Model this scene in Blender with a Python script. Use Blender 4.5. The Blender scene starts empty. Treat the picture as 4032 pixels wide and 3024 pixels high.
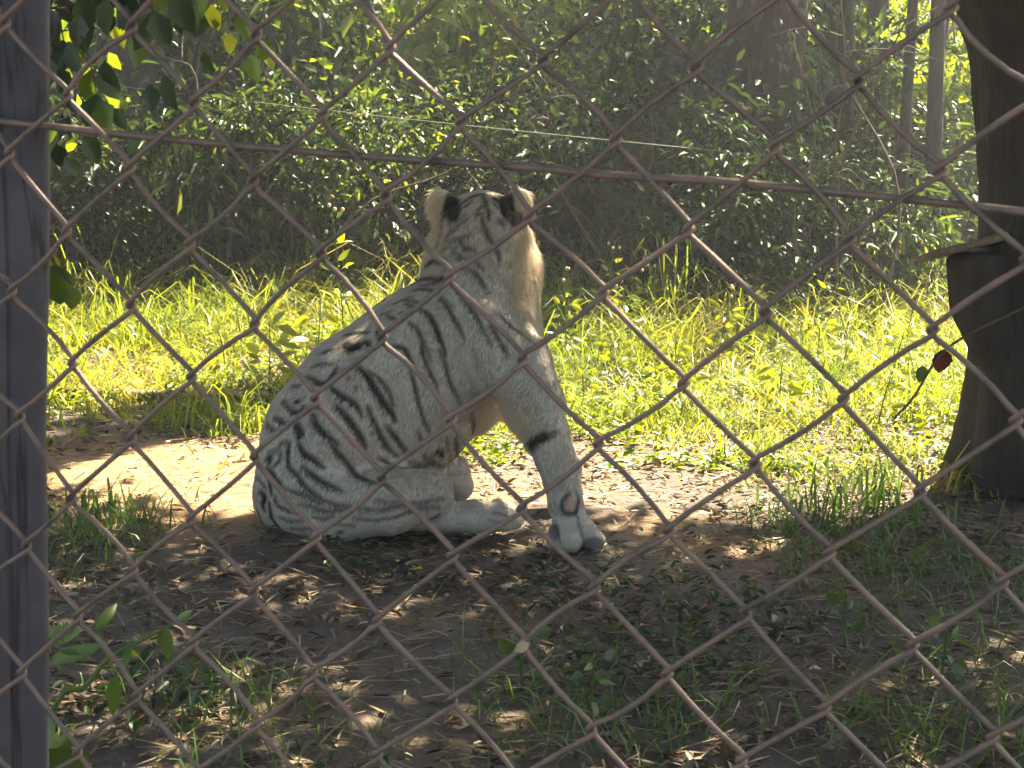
import bpy, math, random
import numpy as np
from mathutils import Vector, Matrix, noise
from mathutils.bvhtree import BVHTree
from mathutils.kdtree import KDTree

R = math.radians
rng = np.random.default_rng(7)
random.seed(7)
scene = bpy.context.scene
col = scene.collection

# ------------------------------------------------------------------ camera
CAM = np.array((0.0, 0.0, 1.5))
FPX, CX, CY = 6000.0, 2016.0, 1512.0          # the photograph is 4032 x 3024
PITCH = math.atan((CY - 365.0) / FPX)
cam = bpy.data.cameras.new('camera')
cam.sensor_width = 36.0
cam.lens = 36.0 * FPX / 4032.0
cam.clip_start = 0.05
cam.clip_end = 2000
cam.dof.use_dof = True
cam.dof.focus_distance = 4.6
cam.dof.aperture_fstop = 30
camo = bpy.data.objects.new('camera', cam)
col.objects.link(camo)
camo.location = CAM
camo.rotation_euler = (math.pi / 2 - PITCH, 0, 0)
scene.camera = camo

# ------------------------------------------------------------------ light
SUN_EL, SUN_AZ = R(49), R(34)                  # azimuth from +Y (straight ahead) towards +X
world = bpy.data.worlds.new('World')
scene.world = world
world.use_nodes = True
wn = world.node_tree.nodes
sky = wn.new('ShaderNodeTexSky')
sky.sky_type = 'NISHITA'
sky.sun_disc = False
sky.sun_elevation = SUN_EL
sky.sun_rotation = SUN_AZ
sky.dust_density = 2.0
wn['Background'].inputs['Strength'].default_value = 0.05
world.node_tree.links.new(sky.outputs['Color'], wn['Background'].inputs['Color'])
SUN = np.array((math.cos(SUN_EL) * math.sin(SUN_AZ), math.cos(SUN_EL) * math.cos(SUN_AZ), math.sin(SUN_EL)))
sl = bpy.data.lights.new('sun', 'SUN')
sl.energy = 5.0
sl.angle = R(0.5)
sl.color = (1.0, 0.90, 0.72)
so = bpy.data.objects.new('sun', sl)
col.objects.link(so)
so.rotation_euler = Vector(SUN).to_track_quat('Z', 'Y').to_euler()
so.location = (0, 20, 20)

scene.view_settings.view_transform = 'Standard'
scene.view_settings.look = 'None'
scene.view_settings.gamma = 1.0
scene.view_settings.use_curve_mapping = False
scene.view_settings.exposure = 3.1
scene.view_settings.use_white_balance = True
scene.view_settings.white_balance_temperature = 7350
scene.render.engine = 'CYCLES'
scene.cycles.use_denoising = True
scene.cycles.max_bounces = 8
scene.cycles.diffuse_bounces = 4
scene.cycles.transmission_bounces = 6
scene.cycles.transparent_max_bounces = 8
scene.cycles.sample_clamp_indirect = 6.0

# ------------------------------------------------------------------ pixels to places
_cp, _sp = math.cos(PITCH), math.sin(PITCH)
def ray(px, py):
    a, b = (px - CX) / FPX, -(py - CY) / FPX
    return np.array((a, _cp + b * _sp, -_sp + b * _cp))
def at(px, py, Y):
    d = ray(px, py)
    return CAM + d * (Y / d[1])
def gz(x, y):
    """height of the ground, numpy or scalar: falls gently to the right"""
    x = np.asarray(x, float); y = np.asarray(y, float)
    xx = np.clip(x, -14, 14)
    z = -0.02 - 0.03 * xx
    far = np.clip((np.hypot(xx, y - 5.0) - 1.3) / 2.0, 0, 1)
    z = z + far * (0.035 * np.sin(1.3 * x + 0.7 * y) + 0.03 * np.sin(2.1 * y - 0.8 * x + 1.0) + 0.02 * np.sin(3.7 * x + 1.9) * np.sin(2.9 * y))
    z = z + 0.008 * np.sin(9.1 * x + 3 * y) * np.sin(7.3 * y - 2 * x)
    return z
def ground_at(px, py):
    d = ray(px, py)
    t = 1.5 / -d[2]
    for _ in range(25):
        p = CAM + d * t
        t += (p[2] - float(gz(p[0], p[1]))) / -d[2] * 0.9
    return CAM + d * t

# ------------------------------------------------------------------ helpers
def make_mesh(name, V, F, mat=None, smooth=False, attrs=None):
    """F: list of arrays of equal-length faces (n,3) or (n,4)"""
    me = bpy.data.meshes.new(name)
    V = np.ascontiguousarray(V, np.float32)
    if not isinstance(F, (list, tuple)):
        F = [F]
    F = [np.asarray(f, np.int32) for f in F if len(f)]
    nl = sum(f.size for f in F); npoly = sum(len(f) for f in F)
    me.vertices.add(len(V)); me.vertices.foreach_set('co', V.ravel())
    me.loops.add(nl); me.polygons.add(npoly)
    me.loops.foreach_set('vertex_index', np.concatenate([f.ravel() for f in F]))
    starts, s = [], 0
    for f in F:
        starts.append(s + np.arange(len(f)) * f.shape[1]); s += f.size
    me.polygons.foreach_set('loop_start', np.concatenate(starts).astype(np.int32))
    if smooth:
        me.polygons.foreach_set('use_smooth', np.ones(npoly, bool))
    for k, a in (attrs or {}).items():
        at_ = me.attributes.new(k, 'FLOAT', 'POINT')
        at_.data.foreach_set('value', np.ascontiguousarray(a, np.float32))
    me.update(calc_edges=True)
    me.validate()
    if mat is not None:
        me.materials.append(mat)
    return me
def add(name, data, parent=None, loc=None):
    o = bpy.data.objects.new(name, data)
    col.objects.link(o)
    if parent is not None:
        o.parent = parent
    if loc is not None:
        o.location = loc
    return o
def tag(o, label=None, cat=None, group=None, kind=None):
    if label: o['label'] = label
    if cat: o['category'] = cat
    if group: o['group'] = group
    if kind: o['kind'] = kind
    return o
def thing(name, label, cat, loc=(0, 0, 0), group=None):
    o = add(name, None, None, tuple(float(v) for v in loc))
    o.empty_display_size = 0.1
    return tag(o, label, cat, group)

def tube(pts, rad, n=6, cap=True, rough=0.0):
    """tube swept along points, radius scalar or per point; returns V, [quads, tris]"""
    P = np.asarray(pts, float); m = len(P)
    r = np.full(m, rad, float) if np.isscalar(rad) else np.asarray(rad, float)
    T = np.gradient(P, axis=0); T /= np.linalg.norm(T, axis=1, keepdims=True) + 1e-12
    u = np.cross(T[0], (0.3, 0.2, 0.93)); u /= np.linalg.norm(u)
    U = []
    for t in T:
        u = u - t * np.dot(u, t); u /= np.linalg.norm(u) + 1e-12
        U.append(u)
    U = np.array(U); W = np.cross(T, U)
    a = np.arange(n) * 2 * math.pi / n
    rr = r[:, None] * (1 + rough * rng.normal(size=(m, n)) if rough else np.ones((m, n)))
    V = P[:, None] + (np.cos(a)[None, :, None] * U[:, None] + np.sin(a)[None, :, None] * W[:, None]) * rr[:, :, None]
    i = np.arange(m - 1)[:, None] * n; k = np.arange(n)[None]; k2 = (k + 1) % n
    Q = np.stack([i + k, i + k2, i + n + k2, i + n + k], -1).reshape(-1, 4)
    V = V.reshape(-1, 3); Tn = np.zeros((0, 3), int)
    if cap:
        V = np.vstack([V, P[0], P[-1]])
        c0, c1 = m * n, m * n + 1; k = np.arange(n); k2 = (k + 1) % n
        Tn = np.vstack([np.c_[np.full(n, c0), k2, k], np.c_[np.full(n, c1), (m - 1) * n + k, (m - 1) * n + k2]])
    return V, [Q, Tn]
def merge(parts):
    Vs, Qs, Ts, o = [], [], [], 0
    for V, (Q, T) in parts:
        Vs.append(V); Qs.append(np.asarray(Q).reshape(-1, 4) + o); Ts.append(np.asarray(T).reshape(-1, 3) + o); o += len(V)
    return np.vstack(Vs), [np.vstack(Qs), np.vstack(Ts)]
def spline(ctrl, n):
    """Catmull-Rom through control points (any dimension)"""
    c = np.asarray(ctrl, float); m = len(c)
    c = np.vstack([2 * c[0] - c[1], c, 2 * c[-1] - c[-2]])
    t = np.linspace(0, m - 1 - 1e-9, n); i = t.astype(int); f = (t - i)[:, None]
    p0, p1, p2, p3 = c[i], c[i + 1], c[i + 2], c[i + 3]
    return 0.5 * (2 * p1 + (p2 - p0) * f + (2 * p0 - 5 * p1 + 4 * p2 - p3) * f ** 2 + (3 * p1 - p0 - 3 * p2 + p3) * f ** 3)

# leaf template: pointed blade folded on its midrib, along +Y, unit length
LEAF_V = np.array([(0, 0, 0), (-.30, .33, .07), (.30, .33, .07), (0, .42, -.03), (-.2, .72, .05), (.2, .72, .05), (0, 1, -.12)], float)
LEAF_Q = np.array([(0, 3, 4, 1), (0, 2, 5, 3)]); LEAF_T = np.array([(3, 6, 4), (3, 5, 6)])
def rand_dirs(n):
    v = rng.normal(size=(n, 3)); return v / np.linalg.norm(v, axis=1, keepdims=True)
def frames(Y, up=None):
    """orthonormal frames with given y axis"""
    Y = Y / (np.linalg.norm(Y, axis=1, keepdims=True) + 1e-9)
    z = rand_dirs(len(Y)) * 0.55 + np.array((0, 0, 1.0)) if up is None else up
    X = np.cross(Y, z); X /= np.linalg.norm(X, axis=1, keepdims=True) + 1e-9
    return X, Y, np.cross(X, Y)
def leaves(P, D, size, width=0.75, up=None, tint=None):
    """many leaves in one mesh: positions, directions, lengths"""
    n = len(P)
    X, Y, Z = frames(D, up)
    L = size[:, None, None]
    V = P[:, None] + L * (LEAF_V[None, :, 0:1] * width * X[:, None] + LEAF_V[None, :, 1:2] * Y[:, None] + LEAF_V[None, :, 2:3] * Z[:, None])
    o = (np.arange(n) * 7)[:, None, None]
    Q = (LEAF_Q[None] + o).reshape(-1, 4); T = (LEAF_T[None] + o).reshape(-1, 3)
    t = rng.random(n) if tint is None else tint
    return V.reshape(-1, 3), [Q, T], np.repeat(t, 7)

# ------------------------------------------------------------------ materials
def new_mat(name):
    m = bpy.data.materials.new(name); m.use_nodes = True
    nt = m.node_tree; nt.nodes.clear()
    out = nt.nodes.new('ShaderNodeOutputMaterial')
    return m, nt, out
def N(nt, t, **kw):
    n = nt.nodes.new(t)
    for k, v in kw.items():
        if hasattr(n, k) and not k.startswith('i_'): setattr(n, k, v)
    return n
def ramp(nt, stops, fac):
    r = nt.nodes.new('ShaderNodeValToRGB')
    e = r.color_ramp.elements
    while len(e) < len(stops): e.new(0.5)
    for s, (p, c) in zip(e, stops):
        s.position = p; s.color = (*c, 1)
    nt.links.new(fac, r.inputs[0]); return r.outputs[0]
def noise_tex(nt, scale, detail=4, rough=0.55, vec=None, dist=0.0):
    n = nt.nodes.new('ShaderNodeTexNoise')
    n.inputs['Scale'].default_value = scale; n.inputs['Detail'].default_value = detail
    n.inputs['Roughness'].default_value = rough; n.inputs['Distortion'].default_value = dist
    if vec is None:
        g = nt.nodes.new('ShaderNodeNewGeometry'); vec = g.outputs['Position']
    nt.links.new(vec, n.inputs['Vector'])
    return n.outputs['Fac']
def objco(nt, scale=(1, 1, 1)):
    c = nt.nodes.new('ShaderNodeTexCoord'); m = nt.nodes.new('ShaderNodeMapping')
    m.inputs['Scale'].default_value = scale
    nt.links.new(c.outputs['Object'], m.inputs['Vector']); return m.outputs[0]
def bump(nt, h, strength, dist=0.01):
    b = nt.nodes.new('ShaderNodeBump'); b.inputs['Strength'].default_value = strength; b.inputs['Distance'].default_value = dist
    nt.links.new(h, b.inputs['Height']); return b.outputs[0]
def mixc(nt, fac, a, b, mode='MIX'):
    m = nt.nodes.new('ShaderNodeMix'); m.data_type = 'RGBA'; m.blend_type = mode
    for s, v in ((m.inputs[0], fac), (m.inputs[6], a), (m.inputs[7], b)):
        if isinstance(v, (int, float)): s.default_value = v
        elif isinstance(v, tuple): s.default_value = (*v, 1)
        else: nt.links.new(v, s)
    return m.outputs[2]
def attr(nt, name):
    a = nt.nodes.new('ShaderNodeAttribute'); a.attribute_name = name; return a.outputs['Fac']

def leaf_mat(name, stops, trans=0.5, gloss=0.06, tboost=(1.25, 1.15, 0.55)):
    m, nt, out = new_mat(name)
    c = ramp(nt, stops, attr(nt, 'tint'))
    nz = noise_tex(nt, 9, 2)
    c = mixc(nt, 0.35, c, mixc(nt, nz, (0.25, 0.25, 0.25), (1, 1, 1)), 'MULTIPLY')
    d = N(nt, 'ShaderNodeBsdfDiffuse'); nt.links.new(c, d.inputs['Color'])
    t = N(nt, 'ShaderNodeBsdfTranslucent'); nt.links.new(mixc(nt, 1.0, c, tboost, 'MULTIPLY'), t.inputs['Color'])
    g = N(nt, 'ShaderNodeBsdfGlossy'); g.inputs['Roughness'].default_value = 0.38; g.inputs['Color'].default_value = (.9, .95, .9, 1)
    a = N(nt, 'ShaderNodeMixShader'); a.inputs[0].default_value = trans
    nt.links.new(d.outputs[0], a.inputs[1]); nt.links.new(t.outputs[0], a.inputs[2])
    b = N(nt, 'ShaderNodeMixShader'); b.inputs[0].default_value = gloss
    nt.links.new(a.outputs[0], b.inputs[1]); nt.links.new(g.outputs[0], b.inputs[2])
    nt.links.new(b.outputs[0], out.inputs[0])
    return m
M = {}
M['leaf_dark'] = leaf_mat('thicket_leaf', [(0, (.018, .038, .016)), (.55, (.038, .075, .022)), (.85, (.085, .14, .026)), (1, (.22, .24, .05))], .5, .03)
M['leaf_bright'] = leaf_mat('fresh_leaf', [(0, (.07, .13, .02)), (.5, (.15, .22, .025)), (1, (.36, .40, .03))], .6, .04, (1.3, 1.25, .4))
M['leaf_vine'] = leaf_mat('vine_leaf', [(0, (.015, .036, .018)), (.7, (.032, .072, .026)), (1, (.12, .19, .03))], .45, .04)
M['grass'] = leaf_mat('grass_blade', [(0, (.09, .16, .025)), (.5, (.19, .26, .032)), (.82, (.34, .35, .06)), (1, (.50, .43, .18))], .58, .03, (1.3, 1.15, .4))
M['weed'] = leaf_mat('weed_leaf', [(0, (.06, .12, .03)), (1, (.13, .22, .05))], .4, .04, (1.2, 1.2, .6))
M['litter'] = leaf_mat('dry_leaf', [(0, (.07, .045, .03)), (.5, (.16, .11, .07)), (.85, (.28, .2, .13)), (1, (.5, .42, .32))], .2, .03, (1.1, .9, .6))
M['dead_leaf'] = leaf_mat('hanging_dead_leaf', [(0, (.06, .028, .022)), (1, (.09, .04, .03))], .2, .02, (1.2, .7, .5))
M['straw'] = leaf_mat('dry_straw', [(0, (.3, .22, .13)), (1, (.5, .42, .28))], .25, .02, (1.1, 1, .8))

def bark_mat(name, c0, c1, scale=8):
    m, nt, out = new_mat(name)
    v = objco(nt, (1, 1, .18))
    n1 = noise_tex(nt, scale * 2.4, 8, .65, v, .6)
    n2 = noise_tex(nt, scale * .35, 3)
    c = mixc(nt, .5, ramp(nt, [(.3, c0), (.7, c1)], n1), ramp(nt, [(.35, c0), (.75, (c1[0] * .8, c1[1] * .95, c1[2] * .8))], n2))
    p = N(nt, 'ShaderNodeBsdfPrincipled'); p.inputs['Roughness'].default_value = .9
    nt.links.new(c, p.inputs['Base Color']); nt.links.new(bump(nt, n1, 1.0, .03), p.inputs['Normal'])
    nt.links.new(p.outputs[0], out.inputs[0]); return m
M['bark'] = bark_mat('dark_bark', (.018, .015, .014), (.06, .048, .04))
M['bark_red'] = bark_mat('reddish_bark', (.018, .011, .009), (.06, .034, .026), 6)
M['twig'] = bark_mat('twig_bark', (.07, .05, .035), (.17, .13, .09), 20)
M['cutwood'] = bark_mat('cut_wood', (.12, .09, .06), (.26, .2, .14), 14)

def simple(name, colour, rough=.7, metal=0.0):
    m, nt, out = new_mat(name)
    p = N(nt, 'ShaderNodeBsdfPrincipled'); p.inputs['Base Color'].default_value = (*colour, 1)
    p.inputs['Roughness'].default_value = rough; p.inputs['Metallic'].default_value = metal
    nt.links.new(p.outputs[0], out.inputs[0]); return m
M['thin_wire'] = simple('thin_steel_wire', (.22, .24, .22), .6, .3)
M['seed'] = simple('seed_head', (.5, .42, .28), .9)

def rust_mat():
    m, nt, out = new_mat('rusty_wire')
    n = noise_tex(nt, 45, 6, .7); n2 = noise_tex(nt, 420, 3)
    c = ramp(nt, [(.28, (.075, .056, .048)), (.48, (.16, .128, .112)), (.6, (.22, .145, .12)), (.66, (.17, .14, .122)), (.8, (.38, .32, .28))], n)
    p = N(nt, 'ShaderNodeBsdfPrincipled'); p.inputs['Metallic'].default_value = .25
    p.inputs['Roughness'].default_value = .5
    nt.links.new(c, p.inputs['Base Color']); nt.links.new(bump(nt, n2, .6, .0006), p.inputs['Normal'])
    nt.links.new(p.outputs[0], out.inputs[0]); return m
M['rust'] = rust_mat()

def post_mat():
    m, nt, out = new_mat('grey_post')
    v = objco(nt, (1, 1, .08))
    n = noise_tex(nt, 22, 5, .55, v, .5); n2 = noise_tex(nt, 14, 7, .7)
    n3 = noise_tex(nt, 70, 2)
    c = ramp(nt, [(.3, (.04, .04, .05)), (.5, (.058, .057, .072)), (.62, (.075, .07, .085)), (.8, (.11, .10, .105))], n2)
    cr = ramp(nt, [(.40, (1, 1, 1)), (.425, (.22, .22, .22)), (.45, (1, 1, 1)), (.55, (.85, .85, .85)), (.565, (.35, .35, .35)), (.58, (1, 1, 1))], n)
    c = mixc(nt, 1.0, c, cr, 'MULTIPLY')
    c = mixc(nt, ramp(nt, [(.76, (0, 0, 0)), (.8, (1, 1, 1))], n3), c, (.25, .25, .27))
    p = N(nt, 'ShaderNodeBsdfPrincipled'); p.inputs['Roughness'].default_value = .65
    nt.links.new(c, p.inputs['Base Color']); nt.links.new(bump(nt, n, .5, .006), p.inputs['Normal'])
    nt.links.new(p.outputs[0], out.inputs[0]); return m
M['post'] = post_mat()

def ground_mat():
    m, nt, out = new_mat('leaf_strewn_soil')
    n1 = noise_tex(nt, 1.1, 5); n2 = noise_tex(nt, 26, 8, .7); n3 = noise_tex(nt, 7, 5, .6); n4 = noise_tex(nt, 120, 3)
    soil = ramp(nt, [(.3, (.070, .056, .048)), (.5, (.125, .10, .085)), (.7, (.18, .148, .122))], n2)
    sand = ramp(nt, [(.3, (.23, .14, .07)), (.55, (.34, .215, .11)), (.75, (.43, .295, .16))], n2)
    # the trodden sandy path beside the tiger
    g = N(nt, 'ShaderNodeNewGeometry'); sep = N(nt, 'ShaderNodeSeparateXYZ'); nt.links.new(g.outputs['Position'], sep.inputs[0])
    def mth(op, a, b=None):
        q = N(nt, 'ShaderNodeMath'); q.operation = op
        for s, v in zip(q.inputs, (a, b)):
            if v is None: continue
            if isinstance(v, (int, float)): s.default_value = v
            else: nt.links.new(v, s)
        return q.outputs[0]
    dx = mth('MULTIPLY', mth('ADD', sep.outputs[0], 1.15), .85)
    dy = mth('MULTIPLY', mth('SUBTRACT', sep.outputs[1], 5.75), 1.1)
    d = mth('SQRT', mth('ADD', mth('MULTIPLY', dx, dx), mth('MULTIPLY', dy, dy)))
    d = mth('ADD', d, mth('MULTIPLY', mth('SUBTRACT', n3, .5), 1.2))
    f = ramp(nt, [(.55, (1, 1, 1)), (1.0, (0, 0, 0))], d)
    f2 = ramp(nt, [(.5, (0, 0, 0)), (.68, (.75, .75, .75))], n1)
    c = mixc(nt, f2, soil, sand)
    c = mixc(nt, f, c, sand)
    c = mixc(nt, ramp(nt, [(.55, (0, 0, 0)), (.8, (.6, .6, .6))], n3), c, (.05, .065, .03))
    p = N(nt, 'ShaderNodeBsdfPrincipled'); p.inputs['Roughness'].default_value = .95
    nt.links.new(c, p.inputs['Base Color'])
    hb = mth('ADD', mth('MULTIPLY', n2, 1.0), mth('MULTIPLY', n4, .4))
    nt.links.new(bump(nt, hb, 1.0, .035), p.inputs['Normal'])
    nt.links.new(p.outputs[0], out.inputs[0]); return m
M['ground'] = ground_mat()

# ------------------------------------------------------------------ ground
def warp(n, near, far):
    t = np.linspace(-1, 1, n)
    return near * t + (far - near) * np.sign(t) * np.abs(t) ** 7
gx, gy = np.meshgrid(warp(221, 7, 400), warp(221, 7, 400) + 6)
hf = np.clip((np.hypot(gx, gy) - 14) / 30, 0, 1)
Zg = gz(gx, gy) * (1 - hf * .6)
Vg = np.stack([gx, gy, Zg], -1).reshape(-1, 3)
ii = (np.arange(220)[:, None] * 221 + np.arange(220)[None]).ravel()
ground = add('ground', make_mesh('ground', Vg, np.c_[ii, ii + 1, ii + 222, ii + 221], M['ground'], True))
tag(ground, 'bare brown soil sloping gently with a sandy patch beside the tiger', 'ground', kind='structure')

# ------------------------------------------------------------------ chain-link fence
KNOTS = [(21,97),(519,115),(1009,146),(267,377),(766,413),(1270,450),(36,608),(510,662),(996,717),(261,917),(747,966),(1264,1000),
(1538,194),(2140,243),(1815,486),(2426,547),(1520,772),(2085,851),(2740,267),(3745,30),(3381,316),(3053,577),(3703,668),(2712,905),(3344,948),
(46,1154),(516,1209),(1003,1275),(286,1433),(753,1488),(516,1731),(1003,1804),(79,1646),(280,1968),(1505,1333),(1243,1573),(2058,1415),(1771,1092),
(2376,1153),(1776,1655),(1505,1886),(2355,1748),(2053,2004),(1243,2117),(3013,1227),(3672,1300),(3320,1573),(2974,1828),(4000,1658),(2690,1512),
(103,2156),(523,2247),(304,2429),(760,2532),(753,2052),(535,2745),(304,2964),(996,2332),(1227,2654),(1009,2855),(1484,2441),(1781,2192),(2340,2320),
(2061,2539),(1781,2763),(2626,2654),(2328,2873),(1484,2970),(2632,2089),(3265,2180),(3946,2289),(2937,2417),(3593,2545),(3247,2788),(3909,2897),(2919,2994)]
HOM = np.array([[232.684486, 7.59341579, 20.9927561], [14.4652637, 264.366608, 95.2944538], [-.0125122489, .00426337171, 1.0]])
lat = np.array([(i, j) for i in range(-3, 18) for j in range(-3, 15) if (i + j) % 2 == 0], float)
kn = np.array(KNOTS, float)
u = np.c_[kn, np.ones(len(kn))] @ np.linalg.inv(HOM).T; u = u[:, :2] / u[:, 2:]
idx = [tuple(lat[np.argmin(((lat - a) ** 2).sum(1))].astype(int)) for a in u]
seen = dict(zip(idx, kn))
# the fence runs nearer on the right
FN = np.array((math.sin(R(17)), math.cos(R(17)), 0.0))
FD = np.dot(FN, np.array((0.0, 0.93, 0)))
FU = np.array((math.cos(R(17)), -math.sin(R(17)), 0.0)); FZ = np.array((0, 0, 1.0))
def on_fence(px, py, off=0.0):
    d = ray(px, py)
    return CAM + d * ((FD + off) / np.dot(FN, d))
kw = np.array([on_fence(*k) for k in kn])
kuv = np.c_[kw @ FU, kw[:, 2]]                            # knots in the plane of the fence
ia = np.array(idx, float)
A_ = lambda i, j: np.stack([np.ones_like(i), i, j], -1)
aff = np.linalg.lstsq(A_(ia[:, 0], ia[:, 1]), kuv, rcond=None)[0]
res = kuv - A_(ia[:, 0], ia[:, 1]) @ aff
I0, I1, J0, J1 = -12, 28, -8, 36
def knot(i, j):
    if (i, j) in seen: return on_fence(*seen[(i, j)])
    w = np.exp(-((ia - (i, j)) ** 2).sum(1) / 5.0)
    u_, v_ = A_(np.array([i], float), np.array([j], float))[0] @ aff + (w @ res) / (w.sum() + .05) + rng.normal(0, .0008, 2)
    return FN * FD + FU * u_ + FZ * max(v_, .02)
kc = {(i, j): knot(i, j) for i in range(I0, I1 + 1) for j in range(J0, J1 + 1) if (i + j) % 2 == 0}
fence = thing('chain_link_fence', 'rusty chain-link fence mesh stretched in front of the tiger', 'fence', (0.0, .93, 0.0))
floc = np.array(fence.location)
WR = .00185
for i in range(I0, I1):
    pts = []
    apex = []
    for j in range(J0, J1 + 1):
        left = (i + j) % 2 == 0
        apex.append(kc[(i if left else i + 1, j)] + FU * (-.0034 if left else .0034) + FZ * rng.normal(0, .0006))
    for q, j in enumerate(range(J0, J1 + 1)):
        left = (i + j) % 2 == 0
        fr, bk = -FN * .0022, FN * .0022               # '/' runs in front of '\\'
        first, last = (fr, bk) if left else (bk, fr)
        dp = apex[q - 1] - apex[q] if q else apex[q] - apex[q + 1]
        dn = apex[q + 1] - apex[q] if q < J1 - J0 else apex[q] - apex[q - 1]
        dp, dn = dp / np.linalg.norm(dp), dn / np.linalg.norm(dn)
        K = apex[q]
        pts += [K + dp * .009 + first, K + dp * .0035 + first, K + (dp + dn) * .0006, K + dn * .0035 + last, K + dn * .009 + last]
        if q < J1 - J0:
            K2 = apex[q + 1]
            bow = rng.normal(0, .0011, 3)
            for f in (.3, .5, .7):
                pts.append(K * (1 - f) + K2 * f + last + bow * math.sin(math.pi * f))
    V, F = tube(np.array(pts) - floc, WR, 7)
    add('wire', make_mesh('wire', V, F, M['rust'], True), fence)
tw = [on_fence(x, 477 + (835 - 477) * (x / 4032.0) + 14 * math.sin(x / 640.0) + (8 if 2200 < x < 2700 else 0), .0062) for x in np.linspace(-420, 4500, 26)]
dirw = (tw[-1] - tw[0]) / np.linalg.norm(tw[-1] - tw[0])
tw = [tw[0] - dirw * f for f in (1.2, .8, .4, .1)] + tw + [tw[-1] + dirw * f for f in (.1, .4, .8, 1.0)]
V, F = tube(np.array(tw) - floc, .0025, 8)
tag(add('tension_wire', make_mesh('tension_wire', V, F, M['rust'], True), fence), 'straight thicker wire laced through the mesh')

# post: square section with softened corners and a dry split down its face
def post(name, label, edge_px, w, d):
    top = on_fence(edge_px, -250, .04); bot = on_fence(edge_px, 3024, .04)
    PU = np.array((.952, .305, 0)); PN = np.array((-.305, .952, 0))
    ax = (top - bot) / (top[2] - bot[2])
    zs = np.linspace(-.25, 2.15, 41)
    prof = []
    b = .006
    for cx, cy, a0 in ((w - b, b, -90), (w - b, d - b, 0), (b, d - b, 90), (b, b, 180)):
        for a in (0, 30, 60, 90):
            prof.append((cx + b * math.cos(R(a0 + a)), cy + b * math.sin(R(a0 + a))))
    g = [(.031, 0), (.029, .004), (.027, 0)]
    prof = prof[12:] + g[::-1] + prof[:12]
    prof = np.array(prof)
    k = len(prof)
    V = []
    for z in zs:
        c = bot + ax * (z - bot[2])
        wob = .0012 * math.sin(z * 9) + .0008 * math.sin(z * 23 + 1)
        gro = .006 * math.sin(z * 2.6) + .002 * math.sin(z * 11)
        for q, (u_, v_) in enumerate(prof):
            uu = (u_ - w) + wob + (gro if 4 <= q <= 6 else 0)
            V.append(c + PU * uu + PN * v_)
    V = np.array(V)
    i = np.arange(len(zs) - 1)[:, None] * k; j = np.arange(k)[None]; j2 = (j + 1) % k
    Q = np.stack([i + j, i + j2, i + k + j2, i + k + j], -1).reshape(-1, 4)
    base = np.array((V[:k, 0].mean(), V[:k, 1].mean(), float(gz(V[:k, 0].mean(), V[:k, 1].mean()))))
    me = make_mesh(name, V - base, Q, M['post'], False)
    import bmesh
    bm = bmesh.new(); bm.from_mesh(me)
    bmesh.ops.contextual_create(bm, geom=[e for e in bm.edges if e.is_boundary and all(v.co.z > 1.5 for v in e.verts)])
    bmesh.ops.recalc_face_normals(bm, faces=bm.faces)
    bm.to_mesh(me); bm.free()
    o = add(name, me, None, base)
    return tag(o, label, 'post')
post('fence_post', 'dark grey split timber post behind the rusty mesh', 194, .056, .07)

# darker leaf for high crowns that let little light through
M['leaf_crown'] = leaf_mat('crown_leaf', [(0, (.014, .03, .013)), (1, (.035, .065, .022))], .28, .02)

# ------------------------------------------------------------------ the tiger
# spheres and tapered limbs blended into one skin; places are (pixel x, pixel y, distance Y), radii in pixels at that distance
def S(px, py, Y, r):
    return at(px, py, Y), r * Y / FPX
HEAD_Y = 5.58
TORSO = [[(1290, 1866, 5.24, 288), (1335, 1750, 5.28, 308), (1468, 1605, 5.34, 322), (1700, 1425, 5.46, 308), (1850, 1270, 5.52, 256), (1890, 1105, 5.55, 206), (1896, 960, 5.57, 172)],
         [(1640, 1600, 5.42, 235), (1780, 1535, 5.50, 208)],                       # belly and brisket
         [(1560, 1740, 5.40, 215), (1690, 1680, 5.46, 165)],
         [(1960, 1440, 5.52, 150), (2005, 1330, 5.52, 132), (1990, 1190, 5.53, 122)],                       # breast
         ]
LIMBS = [
    [(1840, 1215, 5.375, 100), (1960, 1370, 5.265, 118), (2020, 1470, 5.23, 110)],                         # shoulder blade
    [(1300, 1985, 5.05, 158), (1520, 1972, 5.04, 138), (1688, 1948, 5.07, 104)],                         # near thigh to knee
    [(1130, 1960, 5.20, 140), (1230, 2010, 5.14, 130)],
    [(1560, 2035, 5.10, 55), (1735, 2037, 5.10, 58), (1870, 2033, 5.11, 66), (1965, 2036, 5.12, 58)],     # near hind foot
    [(1950, 1310, 5.44, 160), (2035, 1440, 5.26, 138), (2112, 1600, 5.11, 114), (2152, 1710, 5.04, 88), (2185, 1800, 5.01, 76), (2208, 1890, 4.99, 68), (2226, 1980, 4.98, 66), (2252, 2072, 4.975, 74)],   # near foreleg
    [(1960, 1480, 5.66, 120), (2130, 1650, 5.62, 85), (2225, 1850, 5.55, 62), (2238, 1960, 5.52, 58)],    # far foreleg, behind the near one
    [(1640, 1850, 5.50, 150), (1770, 1870, 5.52, 85), (1812, 1915, 5.52, 50), (1800, 1965, 5.50, 30)],    # far thigh and foot
    [(1180, 1960, 5.40, 60), (1330, 1955, 5.62, 45), (1560, 1935, 5.72, 38), (1700, 1925, 5.76, 30)],     # tail tucked behind
]
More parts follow.
